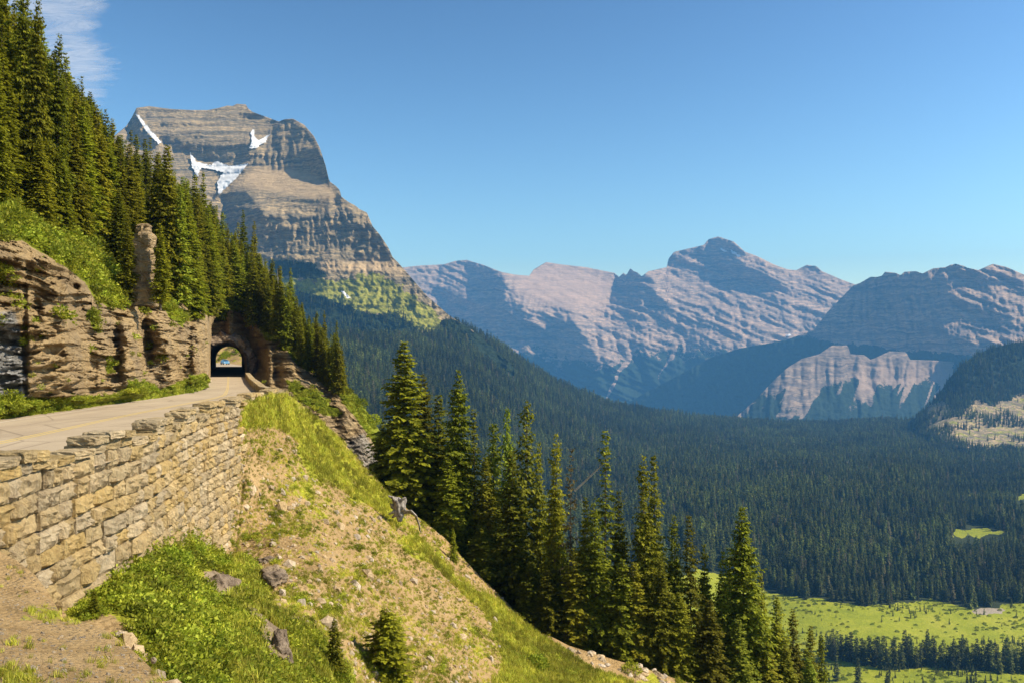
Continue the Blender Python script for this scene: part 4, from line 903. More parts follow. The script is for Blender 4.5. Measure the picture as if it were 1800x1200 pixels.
# --- forest on the hillside above the road
skyT = curve([(-60, -60), (40, -30), (62, 0), (78, 60), (95, 55), (102, 100), (122, 88), (130, 130), (148, 130), (160, 170), (185, 190), (200, 210), (235, 232), (262, 240), (290, 250), (310, 288), (332, 280), (350, 300), (378, 335), (396, 358), (415, 380), (430, 368), (445, 385), (470, 430), (500, 468), (520, 485), (540, 520), (560, 532), (590, 562), (600, 590)])
groundline = curve([(-40, 365), (40, 365), (100, 395), (160, 440), (200, 470), (240, 520), (320, 548), (380, 545), (440, 560), (500, 600), (550, 650), (598, 690)])
def hpt(u, v):
    y = float(depthH(np.array([float(u)]), np.array([float(v)]))[0]); return P(u, v, y)
HG = 'spruces on the hillside above the road'
hill = [  # u, top, base, half width px, style, label
    (8, -60, 330, 48, 'full', 'great dark spruce cut by the left edge of the picture'), (40, -40, 360, 40, 'full', 'great dark spruce second from the left edge'), (62, -10, 400, 44, 'full', 'great spruce against the cirrus cloud, crown running out of the top of the picture'),
    (98, 55, 420, 34, 'narrow', 'tall dark spruce right under the cirrus cloud with a spire top'), (122, 88, 400, 24, 'thin', 'thin spire in front of the cirrus cloud'), (148, 130, 380, 22, 'thin', 'spruce with a ragged clubbed top beside the cirrus cloud'),
    (130, 200, 430, 42, 'full', 'broad sunlit spruce on the slope above the left cliff'), (185, 190, 390, 24, 'narrow', 'left one of two close dark spires below the cloud edge'), (175, 205, 380, 18, 'narrow', 'small dark spire left of two close spires'),
    (210, 235, 395, 22, 'narrow', 'dark spruce before the left end of the layered peak'), (228, 225, 400, 18, 'thin', 'thin dark top over the left end of the layered peak'), (262, 240, 430, 20, 'thin', 'thin spire before the diagonal snow streak'),
    (290, 252, 520, 46, 'full', 'large dark spruce in the middle of the hillside, right of the rock pillar'), (335, 350, 555, 42, 'full', 'large sunlit spruce right above the end of the road cut'), (210, 330, 480, 34, 'full', 'spruce growing left of the rock pillar'),
    (240, 300, 425, 24, 'narrow', 'spruce standing behind the top of the rock pillar'), (357, 300, 470, 18, 'narrow', 'spruce top over the big funnel of snow'), (175, 300, 440, 38, 'full', 'light green broad spruce in the upper middle of the hillside'),
    (70, 240, 420, 40, 'full', 'spruce with dense foliage over the left cliff top'), (105, 260, 430, 36, 'full', 'sunlit spruce over the left cliff top, right of the dense one'), (430, 368, 520, 15, 'narrow', 'dark spire standing out before the layered peak, left of a pair'), (445, 388, 530, 15, 'narrow', 'dark spire standing out before the layered peak, right of a pair'),
    (395, 440, 560, 22, 'full', 'light spruce directly above the tunnel'), (512, 470, 600, 14, 'narrow', 'dark spruce right of the two spires before the layered peak'), (365, 430, 550, 26, 'full', 'dark spruce at the left upper corner of the tunnel cut'), (572, 545, 670, 12, 'narrow', 'second last spruce at the right end of the hillside wood'), (590, 562, 690, 11, 'narrow', 'last spruce at the right end of the hillside wood')]
for u, a, v, hw, stl, lab in hill:
    if u < 180: v -= 24
    v = max(v, float(topH(u)) + 6); p = hpt(u, v); tree((p[0], p[1], p[2] - .3), (v - a) / F * p[1] + .3, stl, lab, HG, .84 * hw / F * p[1])
RND = []
for k in range(17):
    u = 446 + k * 9.4 + rt.uniform(-3, 3); v = float(groundline(u)) + rt.uniform(-2, 12); p = hpt(u, v); H = rt.uniform(6.5, 9.5) * (1.1 if u < 540 else .85)
    RND.append((tree((p[0], p[1], p[2] - .3), H, 'narrow', 'x', 'slender dark spruces in the hillside wood near the tunnel'), u, 'slender dark spruce', 'hillside wood near the tunnel')); hill.append((u, 0, v))
placed = [(h[0], h[2]) for h in hill]; n = 0; tries = 0
while n < 205 and tries < 14000:
    tries += 1; u = rt.uniform(-30, 603) if rt.random() < .55 else rt.uniform(360, 603); top = float(topH(u)) + 4; gl = float(groundline(u)) - 4
    if gl < top + 4: gl = top + 6
    v = rt.uniform(top, gl)
    if any(abs(u - a) < (8 if u < 380 else 6.5) and abs(v - b_) < (12 if u < 380 else 9) for a, b_ in placed): continue
    if 225 < u < 275 and 400 < v < 530: continue
    if 150 < u < 232 and v > 470: continue
    p = hpt(u, v); H = rt.uniform(7.5, 13) * (1.0 if u < 380 else .88) * (.75 if u > 500 else 1); vt_ = v - H * F / p[1]
    lim = float(skyT(u)) + rt.uniform(-4, 45)
    if vt_ < lim: vt_ = lim; H = (v - vt_) * p[1] / F
    if H < 4.5: continue
    placed.append((u, v)); n += 1
    stl = rt.choices(['full', 'narrow', 'thin', 'dry', 'pale'], [14, 60, 14, 5, 7] if u < 430 else [8, 66, 14, 6, 6])[0]
    zone = 'left part of the hillside wood' if u < 200 else 'middle of the hillside wood' if u < 380 else 'hillside wood near the tunnel'
    kindw = {'full': 'bushy dark spruce', 'narrow': 'slender dark spruce', 'thin': 'thin sparse spruce', 'dry': 'brownish drying conifer', 'pale': 'light green conifer'}[stl]
    o = tree((p[0], p[1], p[2] - .3), H, stl, 'x', '%ss in the %s' % (kindw, zone)); RND.append((o, u, kindw, zone))
def nth(i): return '%d%s' % (i, 'th' if 10 < i % 100 < 14 else {1: 'st', 2: 'nd', 3: 'rd'}.get(i % 10, 'th'))
def enum_labels(items, fmt):
    seen = {}
    for o, u, kw, zn in sorted(items, key=lambda t: t[1]):
        seen[(kw, zn)] = seen.get((kw, zn), 0) + 1; o['label'] = fmt % (nth(seen[(kw, zn)]), kw, zn)
enum_labels(FILLO, '%s %s from the left in the %s')
enum_labels(RND, '%s %s from the left in the %s')
for u, a, v, lab in [(207, 300, 400, 'bare grey dead trunk in the left middle of the hillside wood'), (268, 330, 420, 'pale bare dead trunk left of the large middle spruce'), (470, 450, 560, 'grey bare snag above the tunnel wood'), (495, 470, 590, 'thin bleached snag near the right end of the hillside wood')]:
    p = hpt(u, v); o = link('dead_tree', None, label=lab, cat='dead tree', group='bare dead trees in the hillside wood'); o.location = p; H = (v - a) / F * p[1]; o.scale = (H, H, H); o.rotation_euler = (.05, .08, rt.uniform(0, 6)); link('trunk', SNAG, o)

# --- belt of dark conifers at the near edge of the meadow
def vpt(u, v): return P(u, v, float(depthV(np.array([float(u)]), np.array([float(v)]))[0]))
far_i = 0; FARO = []
def farmesh(m):
    me = m.copy(); V = np.empty(len(TRUNK.vertices) * 3); TRUNK.vertices.foreach_get('co', V); V = V.reshape(-1, 3)
    v = np.empty(len(m.vertices) * 3); m.vertices.foreach_get('co', v); v = v.reshape(-1, 3); q = np.arange(len(v)).reshape(-1, 4)
    tq = np.array([p.vertices[:] for p in TRUNK.polygons]) + len(v)
    r = npmesh('conifer', np.vstack([v, V * (1.2, 1.2, 1)]), np.vstack([q, tq]), mats=[M_DARKN, M_BARK], smooth=False)
    r.polygons.foreach_set('material_index', np.r_[np.zeros(len(q)), np.ones(len(tq))].astype(np.int32)); return r
FARM = [farmesh(m) for m in CROWN['far']]; FDRY = farmesh(CROWN['far'][0]); FDRY.materials[0] = M_DRYF
beltv = curve([(1440, 1152), (1500, 1162), (1560, 1172), (1640, 1168), (1700, 1176), (1800, 1182), (1830, 1180)])
for k in range(88):
    u = 1440 + (k + rt.uniform(-.4, .9)) * 4.45; back_ = rt.choice([0, 0, rt.uniform(2, 14), rt.uniform(10, 30) if u > 1620 else 0]); v = float(beltv(u)) - back_ + rt.uniform(-4, 4)
    p = vpt(u, v); H = rt.uniform(17, 25)
    o = link('conifer', rt.choice(FARM), label='x', cat='conifer', group='belt of dark conifers along the meadow'); o.location = (p[0], p[1], p[2] - .5); o.scale = (H * 1.05, H * 1.05, H); o.rotation_euler[2] = rt.uniform(0, 6.28); FARO.append(o)
FARO[6].data = FDRY
enum_labels([(o, o.location.x / o.location.y, 'slim dark conifer', 'belt') for o in FARO], '%s %s from the left in the %s beside the bright meadow')
FARO[6]['label'] = 'brownish dying conifer near the left end of the dark belt beside the bright meadow'
LONE = []
for u, v, H in [(1508, 1205, 22), (1560, 1210, 16), (1700, 1200, 9), (1470, 1195, 20)]:
    p = vpt(u, v); o = link('conifer', rt.choice(FARM), label='x', cat='conifer', group='lone small conifers at the bottom right'); o.location = (p[0], p[1], p[2] - .5); o.scale = (H, H, H); LONE.append((o, u, 'lone small conifer', 'grass at the bottom right'))
enum_labels(LONE, '%s %s from the left on the %s')
# ------------------------------------------------------------------ scattering for what nobody could count
def scatter(name, pts, srcs, label, cat, tilt=.06, base_scale=None):
    """points carry size; one of the source meshes stands on each"""
    pts = np.asarray(pts); me = bpy.data.meshes.new(name); me.vertices.add(len(pts)); me.vertices.foreach_set('co', pts[:, :3].astype(np.float32).ravel())
    at = me.attributes.new('size', 'FLOAT', 'POINT'); at.data.foreach_set('value', pts[:, 3].astype(np.float32))
    at = me.attributes.new('turn', 'FLOAT_VECTOR', 'POINT'); r = np.random.default_rng(3); tv = np.c_[r.normal(0, tilt, len(pts)), r.normal(0, tilt, len(pts)), r.uniform(0, 6.28, len(pts))].astype(np.float32); at.data.foreach_set('vector', tv.ravel())
    o = link(name, me, label=label, cat=cat, kind='stuff')
    g = bpy.data.node_groups.new(name, 'GeometryNodeTree'); g.interface.new_socket('Geometry', in_out='INPUT', socket_type='NodeSocketGeometry'); g.interface.new_socket('Geometry', in_out='OUTPUT', socket_type='NodeSocketGeometry')
    gi, go = g.nodes.new('NodeGroupInput'), g.nodes.new('NodeGroupOutput')
    m2p = g.nodes.new('GeometryNodeMeshToPoints'); inst = g.nodes.new('GeometryNodeInstanceOnPoints'); jn = g.nodes.new('GeometryNodeJoinGeometry')
    for s in reversed(srcs):
        oi = g.nodes.new('GeometryNodeObjectInfo'); oi.transform_space = 'ORIGINAL'; oi.inputs['Object'].default_value = s; oi.inputs['As Instance'].default_value = True
        g.links.new(oi.outputs['Geometry'], jn.inputs[0])
    def named(nm, ty):
        a = g.nodes.new('GeometryNodeInputNamedAttribute'); a.data_type = ty; a.inputs[0].default_value = nm; return a.outputs[0]
    g.links.new(gi.outputs[0], m2p.inputs[0]); g.links.new(m2p.outputs[0], inst.inputs['Points']); g.links.new(jn.outputs[0], inst.inputs['Instance'])
    inst.inputs['Pick Instance'].default_value = True
    e2r = g.nodes.new('FunctionNodeEulerToRotation'); g.links.new(named('turn', 'FLOAT_VECTOR'), e2r.inputs[0]); g.links.new(e2r.outputs[0], inst.inputs['Rotation']); g.links.new(named('size', 'FLOAT'), inst.inputs['Scale'])
    g.links.new(inst.outputs[0], go.inputs[0])
    md = o.modifiers.new('scatter', 'NODES'); md.node_group = g; return o

# forest: sample ground area evenly
def sample_sheet(depth, u0, u1, vtop, vb, density, seed, du=3, nv=150, tp=1.5):
    us = np.arange(u0, u1, du); t = np.linspace(0, 1, nv) ** tp; U = np.repeat(us[None], nv, 0); V = vtop(us)[None] + (vb - vtop(us))[None] * t[:, None]
    X = P(U, V, depth(U, V)); e1 = X[:-1, 1:] - X[:-1, :-1]; e2 = X[1:, :-1] - X[:-1, :-1]
    A = np.abs(e1[..., 0] * e2[..., 1] - e1[..., 1] * e2[..., 0]); A = np.minimum(A, 4000)   # plan area
    r = np.random.default_rng(seed); nexp = A * density; n = r.poisson(nexp); j, i = np.nonzero(n); rep = n[j, i]; j = np.repeat(j, rep); i = np.repeat(i, rep); a = r.random(len(j))[:, None]; b = r.random(len(j))[:, None]
    X4 = X[j, i] * (1 - a) * (1 - b) + X[j, i + 1] * a * (1 - b) + X[j + 1, i] * (1 - a) * b + X[j + 1, i + 1] * a * b
    Uu = CU + F * X4[:, 0] / X4[:, 1]; Vv = CV - F * X4[:, 2] / X4[:, 1]; return X4, Uu, Vv
mex = anyof(*[soft([(a, b + (26 if b > np.mean([q[1] for q in pl]) else 0)) for a, b in pl], 2, 3, 9) for pl in (MEADOW2, MEADOW3)])
meV = lambda U, V: np.maximum(np.maximum(mV(U, V), mex(U, V)), np.maximum(soft(BARE, 2, 4, 8)(U, V), inpoly(U, V, [(1485, 806), (1502, 806), (1500, 820), (1486, 820)]) * 1.))
X4, uu, vv = sample_sheet(depthV, 555, 1878, skyV, 1200, .023, 5)
r = np.random.default_rng(8)
gG = graG(uu, vv)
keep = (meV(uu, vv) < .35) & (r.random(len(uu)) > gG * 1.2)
keep &= fbm(X4[:, 0] / 45, X4[:, 1] / 45, 0, 3, 14) > -.42 + .5 * (r.random(len(uu)) < .12)
keep &= ~((uu > 1430) & (vv > 1140))
X4, uu, vv = X4[keep], uu[keep], vv[keep]
H = r.uniform(13, 25, len(uu)) * (1 + .30 * vnoise(X4[:, 0] / 60, X4[:, 1] / 60, 0, 4)) * np.where(r.random(len(uu)) < .08, 1.25, 1)
X4[:, 2] -= .5
forest = np.c_[X4, H]
# wooded flank of the layered mountain and of the right hill
Xg, ug, vg = sample_sheet(lambda U, V: fG(U, V), 440, 815, lambda u: np.maximum(skyG(u), 445), 640, .022, 6, 3, 110, 1.0)
kg = r.random(len(ug)) < np.clip((forG(ug, vg) + .55 * forG2(ug, vg)) * 1.1 - .1 + .12 * (vg > 490), 0, 1)
Xd, ud, vd = sample_sheet(fD, 1600, 1878, skyD, 795, .022, 7, 3, 80, 1.0)
kd = r.random(len(ud)) < np.clip(1 - 1.02 * grassD(ud, vd) + .03 + .5 * sstep(.1, .3, fbm(Xd[:, 0] / 70, Xd[:, 1] / 70, 0, 3, 88)), 0, 1)
forest = np.vstack([forest, np.c_[Xg[kg], r.uniform(9, 17, kg.sum())], np.c_[Xd[kd], r.uniform(12, 20, kd.sum())]])
print('forest trees', len(forest))
scatter('forest', forest, FARO[:6] + FARO[7:19] + [FARO[6]], 'dense dark green conifer forest filling the valley and its flanks', 'forest')
# small scattered conifers and bushes in the meadow
bushes_n = 650
U = r.uniform(1200, 1878, bushes_n * 4); V = r.uniform(1045, 1215, bushes_n * 4)
k = (meV(U, V) > .6) & (r.random(len(U)) < np.clip(.22 + .8 * (fbm(U / 40, V / 16, 0, 3, 77) > .12) + .8 * sstep(1075, 1058, V) , 0, 1) * np.where((V > 1078) & (V < 1120) & (U < 1640), .35, 1))
U, V = U[k], V[k]; X = P(U, V, depthV(U, V)); X[:, 2] -= .1
def leafball(seed, n, mat, name, flat=.7, size=.16, hollow=.55, stems=False):
    r = np.random.default_rng(seed); d = r.normal(size=(n, 3)); d /= np.linalg.norm(d, axis=1, keepdims=True); d[:, 2] = np.abs(d[:, 2])
    rad = (hollow + (1 - hollow) * r.random(n) ** .5) * (1 + .35 * vnoise(d[:, 0] * 2.2 + seed, d[:, 1] * 2.2, d[:, 2] * 2.2, seed)); c = d * rad[:, None] * (1, 1, flat * 1.25)
    a = r.normal(size=(n, 3)) * .6 + d; a /= np.linalg.norm(a, axis=1, keepdims=True); b = np.cross(a, r.normal(size=(n, 3))); b /= np.linalg.norm(b, axis=1, keepdims=True); s = size * r.uniform(.6, 1.3, n)[:, None]
    e = np.cross(a, b) * .5
    V = np.stack([c - a * s * .4, c + b * s * .45, c + a * s, c - b * s * .45], 1).reshape(-1, 3)
    if stems:
        a = np.arange(9) * 2.4; t = np.stack([np.cos(a) * .8, np.sin(a) * .8, .25 + .5 * r.random(9)], 1); w = np.array([0, 0, .03])
        S = np.stack([t * 0 - w, t - w, t + w, t * 0 + w], 1).reshape(-1, 3); V = np.vstack([V, S])
    return npmesh(name, V, np.arange(len(V)).reshape(-1, 4), mats=[mat], smooth=False)
def tuft(seed, n, mat, name, lean=.5, w=.035):
    r = np.random.default_rng(seed); az = r.uniform(0, 6.28, n); p = np.c_[r.normal(0, .28, (n, 2)), np.zeros(n)]; h = r.uniform(.5, 1.15, n)
    d = np.c_[np.cos(az) * lean * r.random(n), np.sin(az) * lean * r.random(n), np.ones(n)] * h[:, None]; s = np.c_[-np.sin(az), np.cos(az), np.zeros(n)] * w * r.uniform(.7, 1.5, n)[:, None]
    V = np.stack([p - s, p + s, p + d * .6 + s * .7, p + d], 1).reshape(-1, 3); return npmesh(name, V, np.arange(len(V)).reshape(-1, 4), mats=[mat], smooth=False)
BUSH = [leafball(s, 650, M_BUSH, 'shrub', .7, .12) for s in (1, 2, 3)]; HERB = [leafball(s, 120, M_HERB, 'leafy_plant', .75, .20, .05, True) for s in (8, 6, 7)]; TUFT = [tuft(s, 26, M_GRASS, 'grass_tuft') for s in (1, 2, 3)]
# distinct shrubs, each a thing; the first of each kind also seeds the ground cover
def shrub(u, v, y, rad, label, mesh=None, group='shrubs beside the road and on the ledges', name='shrub', cat='shrub', sz=1.0):
    p = P(u, v, y); o = link(name, mesh or rt.choice(BUSH), label=label, cat=cat, group=group); o.location = p; o.scale = (rad, rad, rad * sz); o.rotation_euler[2] = rt.uniform(0, 6); return o
def hy(u, v): return float(depthH(np.array([float(u)]), np.array([float(v)]))[0])
def sy(u, v): return float(depthS(np.array([float(u)]), np.array([float(v)]))[0])
B0 = []
for u, v, r_, lab in [(18, 392, 38, 'largest pale shrub, at the left edge above the cliff'), (238, 692, 20, 'round leafy shrub at the road edge under the middle of the cliff'), (343, 680, 18, 'leafy shrub at the road edge nearest the tunnel'), (330, 690, 11, 'small shrub at the road edge left of the one nearest the tunnel'),
                      (158, 560, 13, 'shrub on a ledge in the middle of the left cliff'), (196, 655, 8, 'small shrub low in a crack of the cliff'), (225, 535, 15, 'pale shrub on the ledge below the rock pillar'), (200, 520, 17, 'bright shrub on the bank left of the rock pillar foot'), (170, 480, 18, 'bright shrub upslope left of the rock pillar'),
                      (300, 545, 13, 'shrub on top of the road cut right of the pillar'), (385, 545, 18, 'light shrub at the top of the tunnel cut'), (60, 400, 20, 'shrub on the cliff top near the left edge'), (105, 440, 16, 'shrub on the rim of the left cliff'), (270, 686, 9, 'low shrub between the round roadside shrub and the tunnel'),
                      (20, 705, 22, 'grassy shrub at the left edge beside the road'), (135, 702, 9, 'low shrub at the foot of the left cliff'), (8, 480, 12, 'yellowish shrub on the cliff face at the left edge'), (632, 712, 16, 'shrub on the crag beyond the grassy crest'), (655, 745, 18, 'shrub left of the broadest spruce on the crag'), (610, 690, 12, 'upper shrub on the crag right of the hillside wood'), (262, 640, 8, 'tiny shrub in the shaded niche of the cliff')]:
    B0.append(shrub(u, v, hy(u, v) - .3, r_ / F * hy(u, v), lab))
for u, v, r_, lab in [(165, 1080, 22, 'dark leafy bush at the foot of the wall near the dirt shoulder'), (300, 990, 34, 'big leafy bush growing up against the wall'), (340, 975, 26, 'leafy bush against the wall right of the big one'), (250, 1010, 24, 'leafy bush along the wall foot left of the big one'), (400, 1010, 24, 'leafy bush near the corner of the wall'), (232, 1160, 20, 'small bush at the edge of the dirt shoulder'),
                      (560, 960, 10, 'small green bush high on the bare slope'), (630, 965, 12, 'green bush below the two flat stones'), (430, 1130, 26, 'bush beside the brown rock rib'), (540, 1130, 26, 'bush left of the young spruce'), (1110, 1180, 20, 'bush at the crest near the talus stones'), (940, 1170, 26, 'light bush low on the grassy crest'), (475, 1195, 30, 'bush at the bottom edge below the rock rib'), (370, 1130, 26, 'bush in the herb patch left of the rock rib'), (590, 1195, 26, 'bush at the bottom edge left of the young spruce')]:
    y = sy(u, v); shrub(u, v, y - .1, r_ / F * y, lab, group='leafy bushes on the slope below the wall')
H0 = [shrub(u, v, sy(u, v) - .05, .42, lab, HERB[i], 'leafy plants at the wall foot', 'leafy_plant', 'plant') for i, (u, v, lab) in enumerate([(425, 985, 'leafy plant at the lower corner of the wall'), (440, 745, 'leafy plant below the upper end of the wall'), (455, 800, 'leafy plant on bare soil right of the wall end')])]
T0 = [shrub(u, v, sy(u, v) - .02, .4, lab, TUFT[i], 'grass tufts on the crest', 'grass_tuft', 'grass tuft') for i, (u, v, lab) in enumerate([(505, 700, 'grass tuft on the crest just beyond the wall corner'), (565, 745, 'grass tuft on the crest below the crag'), (640, 830, 'grass tuft on the crest left of the broadest spruce')])]
FS = [B0[0]] + [b for b in B0 if b.data != B0[0].data][:1]
scatter('meadow_scrub', np.c_[X, r.uniform(.8, 2.3, len(X))], FS, 'low scrub dotted over the bright green valley meadow', 'scrub')
U = r.uniform(1300, 1878, 1400); V = r.uniform(1050, 1215, 1400); k = (meV(U, V) > .5) & (r.random(len(U)) < np.clip(.06 + .9 * (fbm(U / 60, V / 18, 0, 3, 78) > .2) * (1 - .8 * ((V > 1080) & (V < 1125))), 0, 1)); U, V = U[k], V[k]
X = P(U, V, depthV(U, V)); scatter('meadow_saplings', np.c_[X, r.uniform(2.5, 7, len(X))], FARO[:4], 'small young conifers dotted over the edges of the meadow', 'saplings')
# ground cover on the near slope, hillside and shoulder
def cover(depth, box, mask, n, seed):
    r = np.random.default_rng(seed); u = r.uniform(box[0], box[1], n); v = r.uniform(box[2], box[3], n); k = mask(u, v, r.random(n)); u, v = u[k], v[k]
    out = []
    y = depth(u, v); return P(u, v, y), u, v
okS = lambda u, v: (v > topS(u) + 1) & ~((u < 120) & (v < 1110))
def notM(u, v): return (u > 335) | (v < topM(u) + 12)
herbzone = soft(GREEN_[2], 8, 20, 40); hz2 = soft(GREEN_[3], 4, 6, 12); grz = anyof(soft(GREEN_[0], 8, 24, 48), soft(GREEN_[1], 10, 26, 48))
clump = lambda u, v: fbm(u / 14, v / 9, 0, 3, 611)
Xa, ua, va = cover(depthS, (80, 1200, 690, 1230), lambda u, v, q: okS(u, v) & notM(u, v) & (rkS(u, v) < .5) & (brS(u, v) < .5) & (q < np.clip((herbzone(u, v) + hz2(u, v)) * (.18 + .95 * (fbm(u / 38, v / 26, 0, 4, 619) > -.16)) + .45 * grz(u, v) * (v > 1090) + .5 * (clump(u, v) > .24) + .4 * patches(u, v) * (clump(u, v) > -.05), 0, 1)), 24000, 31)
ya = Xa[:, 1]; scatter('herb_cover', np.c_[Xa, (r.uniform(.16, .42, len(Xa)) * np.where(herbzone(ua, va) > .5, 1.15, .62))], H0, 'leafy green herbs covering the slope below the wall', 'ground cover', .25)
Xb, ub, vb = cover(depthS, (400, 1250, 688, 1230), lambda u, v, q: okS(u, v) & (rkS(u, v) < .6) & (brS(u, v) < .5) & (q < np.clip(grz(u, v) + .34 * (clump(u + 50, v) > .0) + .12 + .2 * (u > 620) + .45 * patches(u, v) + .3 * herbzone(u, v), 0, 1)), 60000, 32)
scatter('slope_grass', np.c_[Xb, r.uniform(.14, .36, len(Xb)) * np.where(grz(ub, vb) > .4, 1.15, np.where(herbzone(ub, vb) > .4, 1.5, .6))], T0, 'yellow green grass along the crest of the slope', 'grass', .3)
vergeH = anyof(*[soft(p, 3, 5, 12) for p in GREENH])
okH = lambda u, v: (v > topH(u) + 2) & (v < botH(u) - 1) & ~((u > 366) & (u < 442) & (v > 560))
Xc, uc, vc = cover(depthH, (-20, 700, 300, 830), lambda u, v, q: okH(u, v) & (q < np.clip(vergeH(u, v) + .5 * (1 - rkH0(u, v)) + .10 * (clump(u, v) > .35), 0, 1)), 16000, 33)
scatter('bank_herbs', np.c_[Xc, r.uniform(.25, .6, len(Xc)) * np.where((uc < 260) & (vc < 560), 1.4, np.where((uc < 366) & (vc > 640), .55, 1))], H0, 'light green herbs on the verge and ledges of the road cut', 'ground cover', .3)
Xm, um, vm_ = cover(depthM, (0, 300, 970, 1230), lambda u, v, q: (v > topM(u) + 3) & (q < np.clip(.05 + .6 * soft([(30, 1070), (110, 1066), (160, 1092), (90, 1098)], 3, 4, 10)(u, v) + .9 * soft([(-10, 1165), (60, 1180), (60, 1230), (-10, 1230)], 3, 4, 10)(u, v), 0, 1)), 2500, 34)
scatter('shoulder_grass', np.c_[Xm, r.uniform(.035, .10, len(Xm))], T0, 'sparse dry grass on the dirt shoulder', 'grass', .3)
Xk, uk, vk = cover(lambda u, v: np.full(u.shape, 330.0), (370, 432, 600, 640), lambda u, v, q: u > 0, 500, 35)
Xk = np.c_[r.uniform(-140, -90, 500), r.uniform(312, 350, 500)]; Zk = RZ + np.clip(Xk[:, 1] - 312, 0, 15) * .62
scatter('far_bank_scrub', np.c_[Xk, Zk, r.uniform(.6, 1.6, 500)], FS, 'yellow green scrub on the sunny bank seen through the tunnel', 'scrub', .2)
# gravel, loose small stones
PEB = [boulder_mesh(s, 1, .2, .7, name='loose_stone') for s in (1, 2, 3)]
pb = []
for i, (u, v, w, lab) in enumerate([(145, 1120, 5, 'small brown stone lying on the dirt shoulder'), (78, 1132, 5, 'left one of the two small white stones on the dirt shoulder'), (92, 1135, 4, 'right one of the two small white stones on the dirt shoulder')]):
    y = float(depthM(np.array([float(u)]), np.array([float(v)]))[0]); o = link('loose_stone', PEB[i], label=lab, cat='stone'); o.location = P(u, v, y); s = w / F * y; o.scale = (s * 1.3, s, s); pb.append(o)
Xs, us_, vs_ = cover(depthS, (200, 1150, 700, 1230), lambda u, v, q: okS(u, v) & notM(u, v) & (grS0(u, v) < .5) & (q < .6 + .4 * (clump(u, v + 40) > .1)), 9000, 36)
Xn, un, vn = cover(depthM, (0, 320, 980, 1230), lambda u, v, q: (v > topM(u) + 3) & (q < .9), 4200, 37)
scatter('gravel', np.vstack([np.c_[Xs, np.random.default_rng(1).gamma(1.2, .065, len(Xs))], np.c_[Xn, np.random.default_rng(2).gamma(1.5, .006, len(Xn))]]), pb, 'loose tan gravel scattered over the bare dirt slope', 'gravel', .8)

# ------------------------------------------------------------------ rocks as things
BO = [boulder_mesh(s, 3, .3, .7) for s in (11, 12, 13)]; BF = [boulder_mesh(s, 2, .12, .45, angular=.9) for s in (21, 22)]
def rock(u, v, w, h, lab, me, mat=None, group=None, dist=None, name='boulder', cat='rock', dy=0):
    y = (sy(u, v) if dist is None else dist) - dy; o = link(name, me, label=lab, cat=cat, group=group); o.location = P(u, v, y); o.scale = (w / 2 / F * y, w / 2.4 / F * y, h / F * y); o.rotation_euler = (rt.uniform(-.2, .2), rt.uniform(-.3, .1), rt.uniform(0, 6)); return o
rock(596, 926, 26, 20, 'upper of the two flat tan stones on the bare slope', BF[0]); rock(626, 944, 20, 14, 'lower of the two flat tan stones on the bare slope', BF[1]); rock(625, 1030, 22, 18, 'rounded pale boulder in the middle of the bare slope', BO[0])
rock(816, 1106, 18, 10, 'flat stone on the bare slope right of the young spruce', BF[0]); rock(870, 1092, 12, 12, 'small stone near the crest right of the flat one', BO[1]); rock(693, 1186, 18, 10, 'stone at the foot of the young spruce', BO[2])
DR = [boulder_mesh(s, 4, .45, .8, M_DARKROCK, 'rock_outcrop') for s in (31, 32, 33)]
rock(392, 1028, 62, 30, 'brown rock outcrop poking out of the herbs below the wall', DR[0], name='rock_outcrop'); rock(492, 1140, 46, 44, 'brown rock rib at the bottom among bushes', DR[1], name='rock_outcrop'); rock(440, 1080, 30, 16, 'low rock between the outcrop and the rib', DR[2], name='rock_outcrop')
rock(484, 1015, 46, 18, 'rock ledge on the bare slope right of the wall foot', DR[2], name='rock_outcrop'); rock(470, 985, 34, 12, 'upper rock ledge right of the wall foot', DR[0], name='rock_outcrop'); rock(270, 1160, 14, 8, 'grey stone by the shoulder edge', BO[1], dist=21)
BRK = []
for k in range(40):
    u = rt.uniform(420, 960); v = rt.uniform(float(topS(u)) + 45, 1198)
    if grS0(np.array([u]), np.array([v]))[0] > .4 or not notM(np.array([u]), np.array([v]))[0]: continue
    w = rt.choice([rt.uniform(6, 10), rt.uniform(9, 17)]); BRK.append((rock(u, v, w, w * .55, 'x', rt.choice(BO + BF), group='loose rocks on the bare slope'), u, 'loose tan rock', 'bare slope below the crest'))
enum_labels(BRK, '%s %s from the left on the %s')
TAL = []
for k in range(44):
    t = rt.random(); u = 985 + 190 * t + rt.uniform(-10, 10); v = float(topS(u)) + rt.uniform(-2, 24); w = rt.uniform(7, 20)
    TAL.append((rock(u, v, w, w * .5, 'x', rt.choice(BO + BF), group='talus stones on the lower crest'), u, 'tan talus stone', 'broken rock on the lower crest'))
enum_labels(TAL, '%s %s from the left in the %s')
for u, a, v, hw, lab in [(224, 375, 520, 20, 'slim spruce hugging the shaded left side of the rock pillar'), (282, 395, 530, 20, 'slim spruce hugging the right side of the rock pillar')]:
    p = P(u, v, 68.5); tree((p[0], p[1], p[2] - .3), (v - a) / F * 68.5 + .3, 'narrow', lab, HG, hw / F * 68.5)
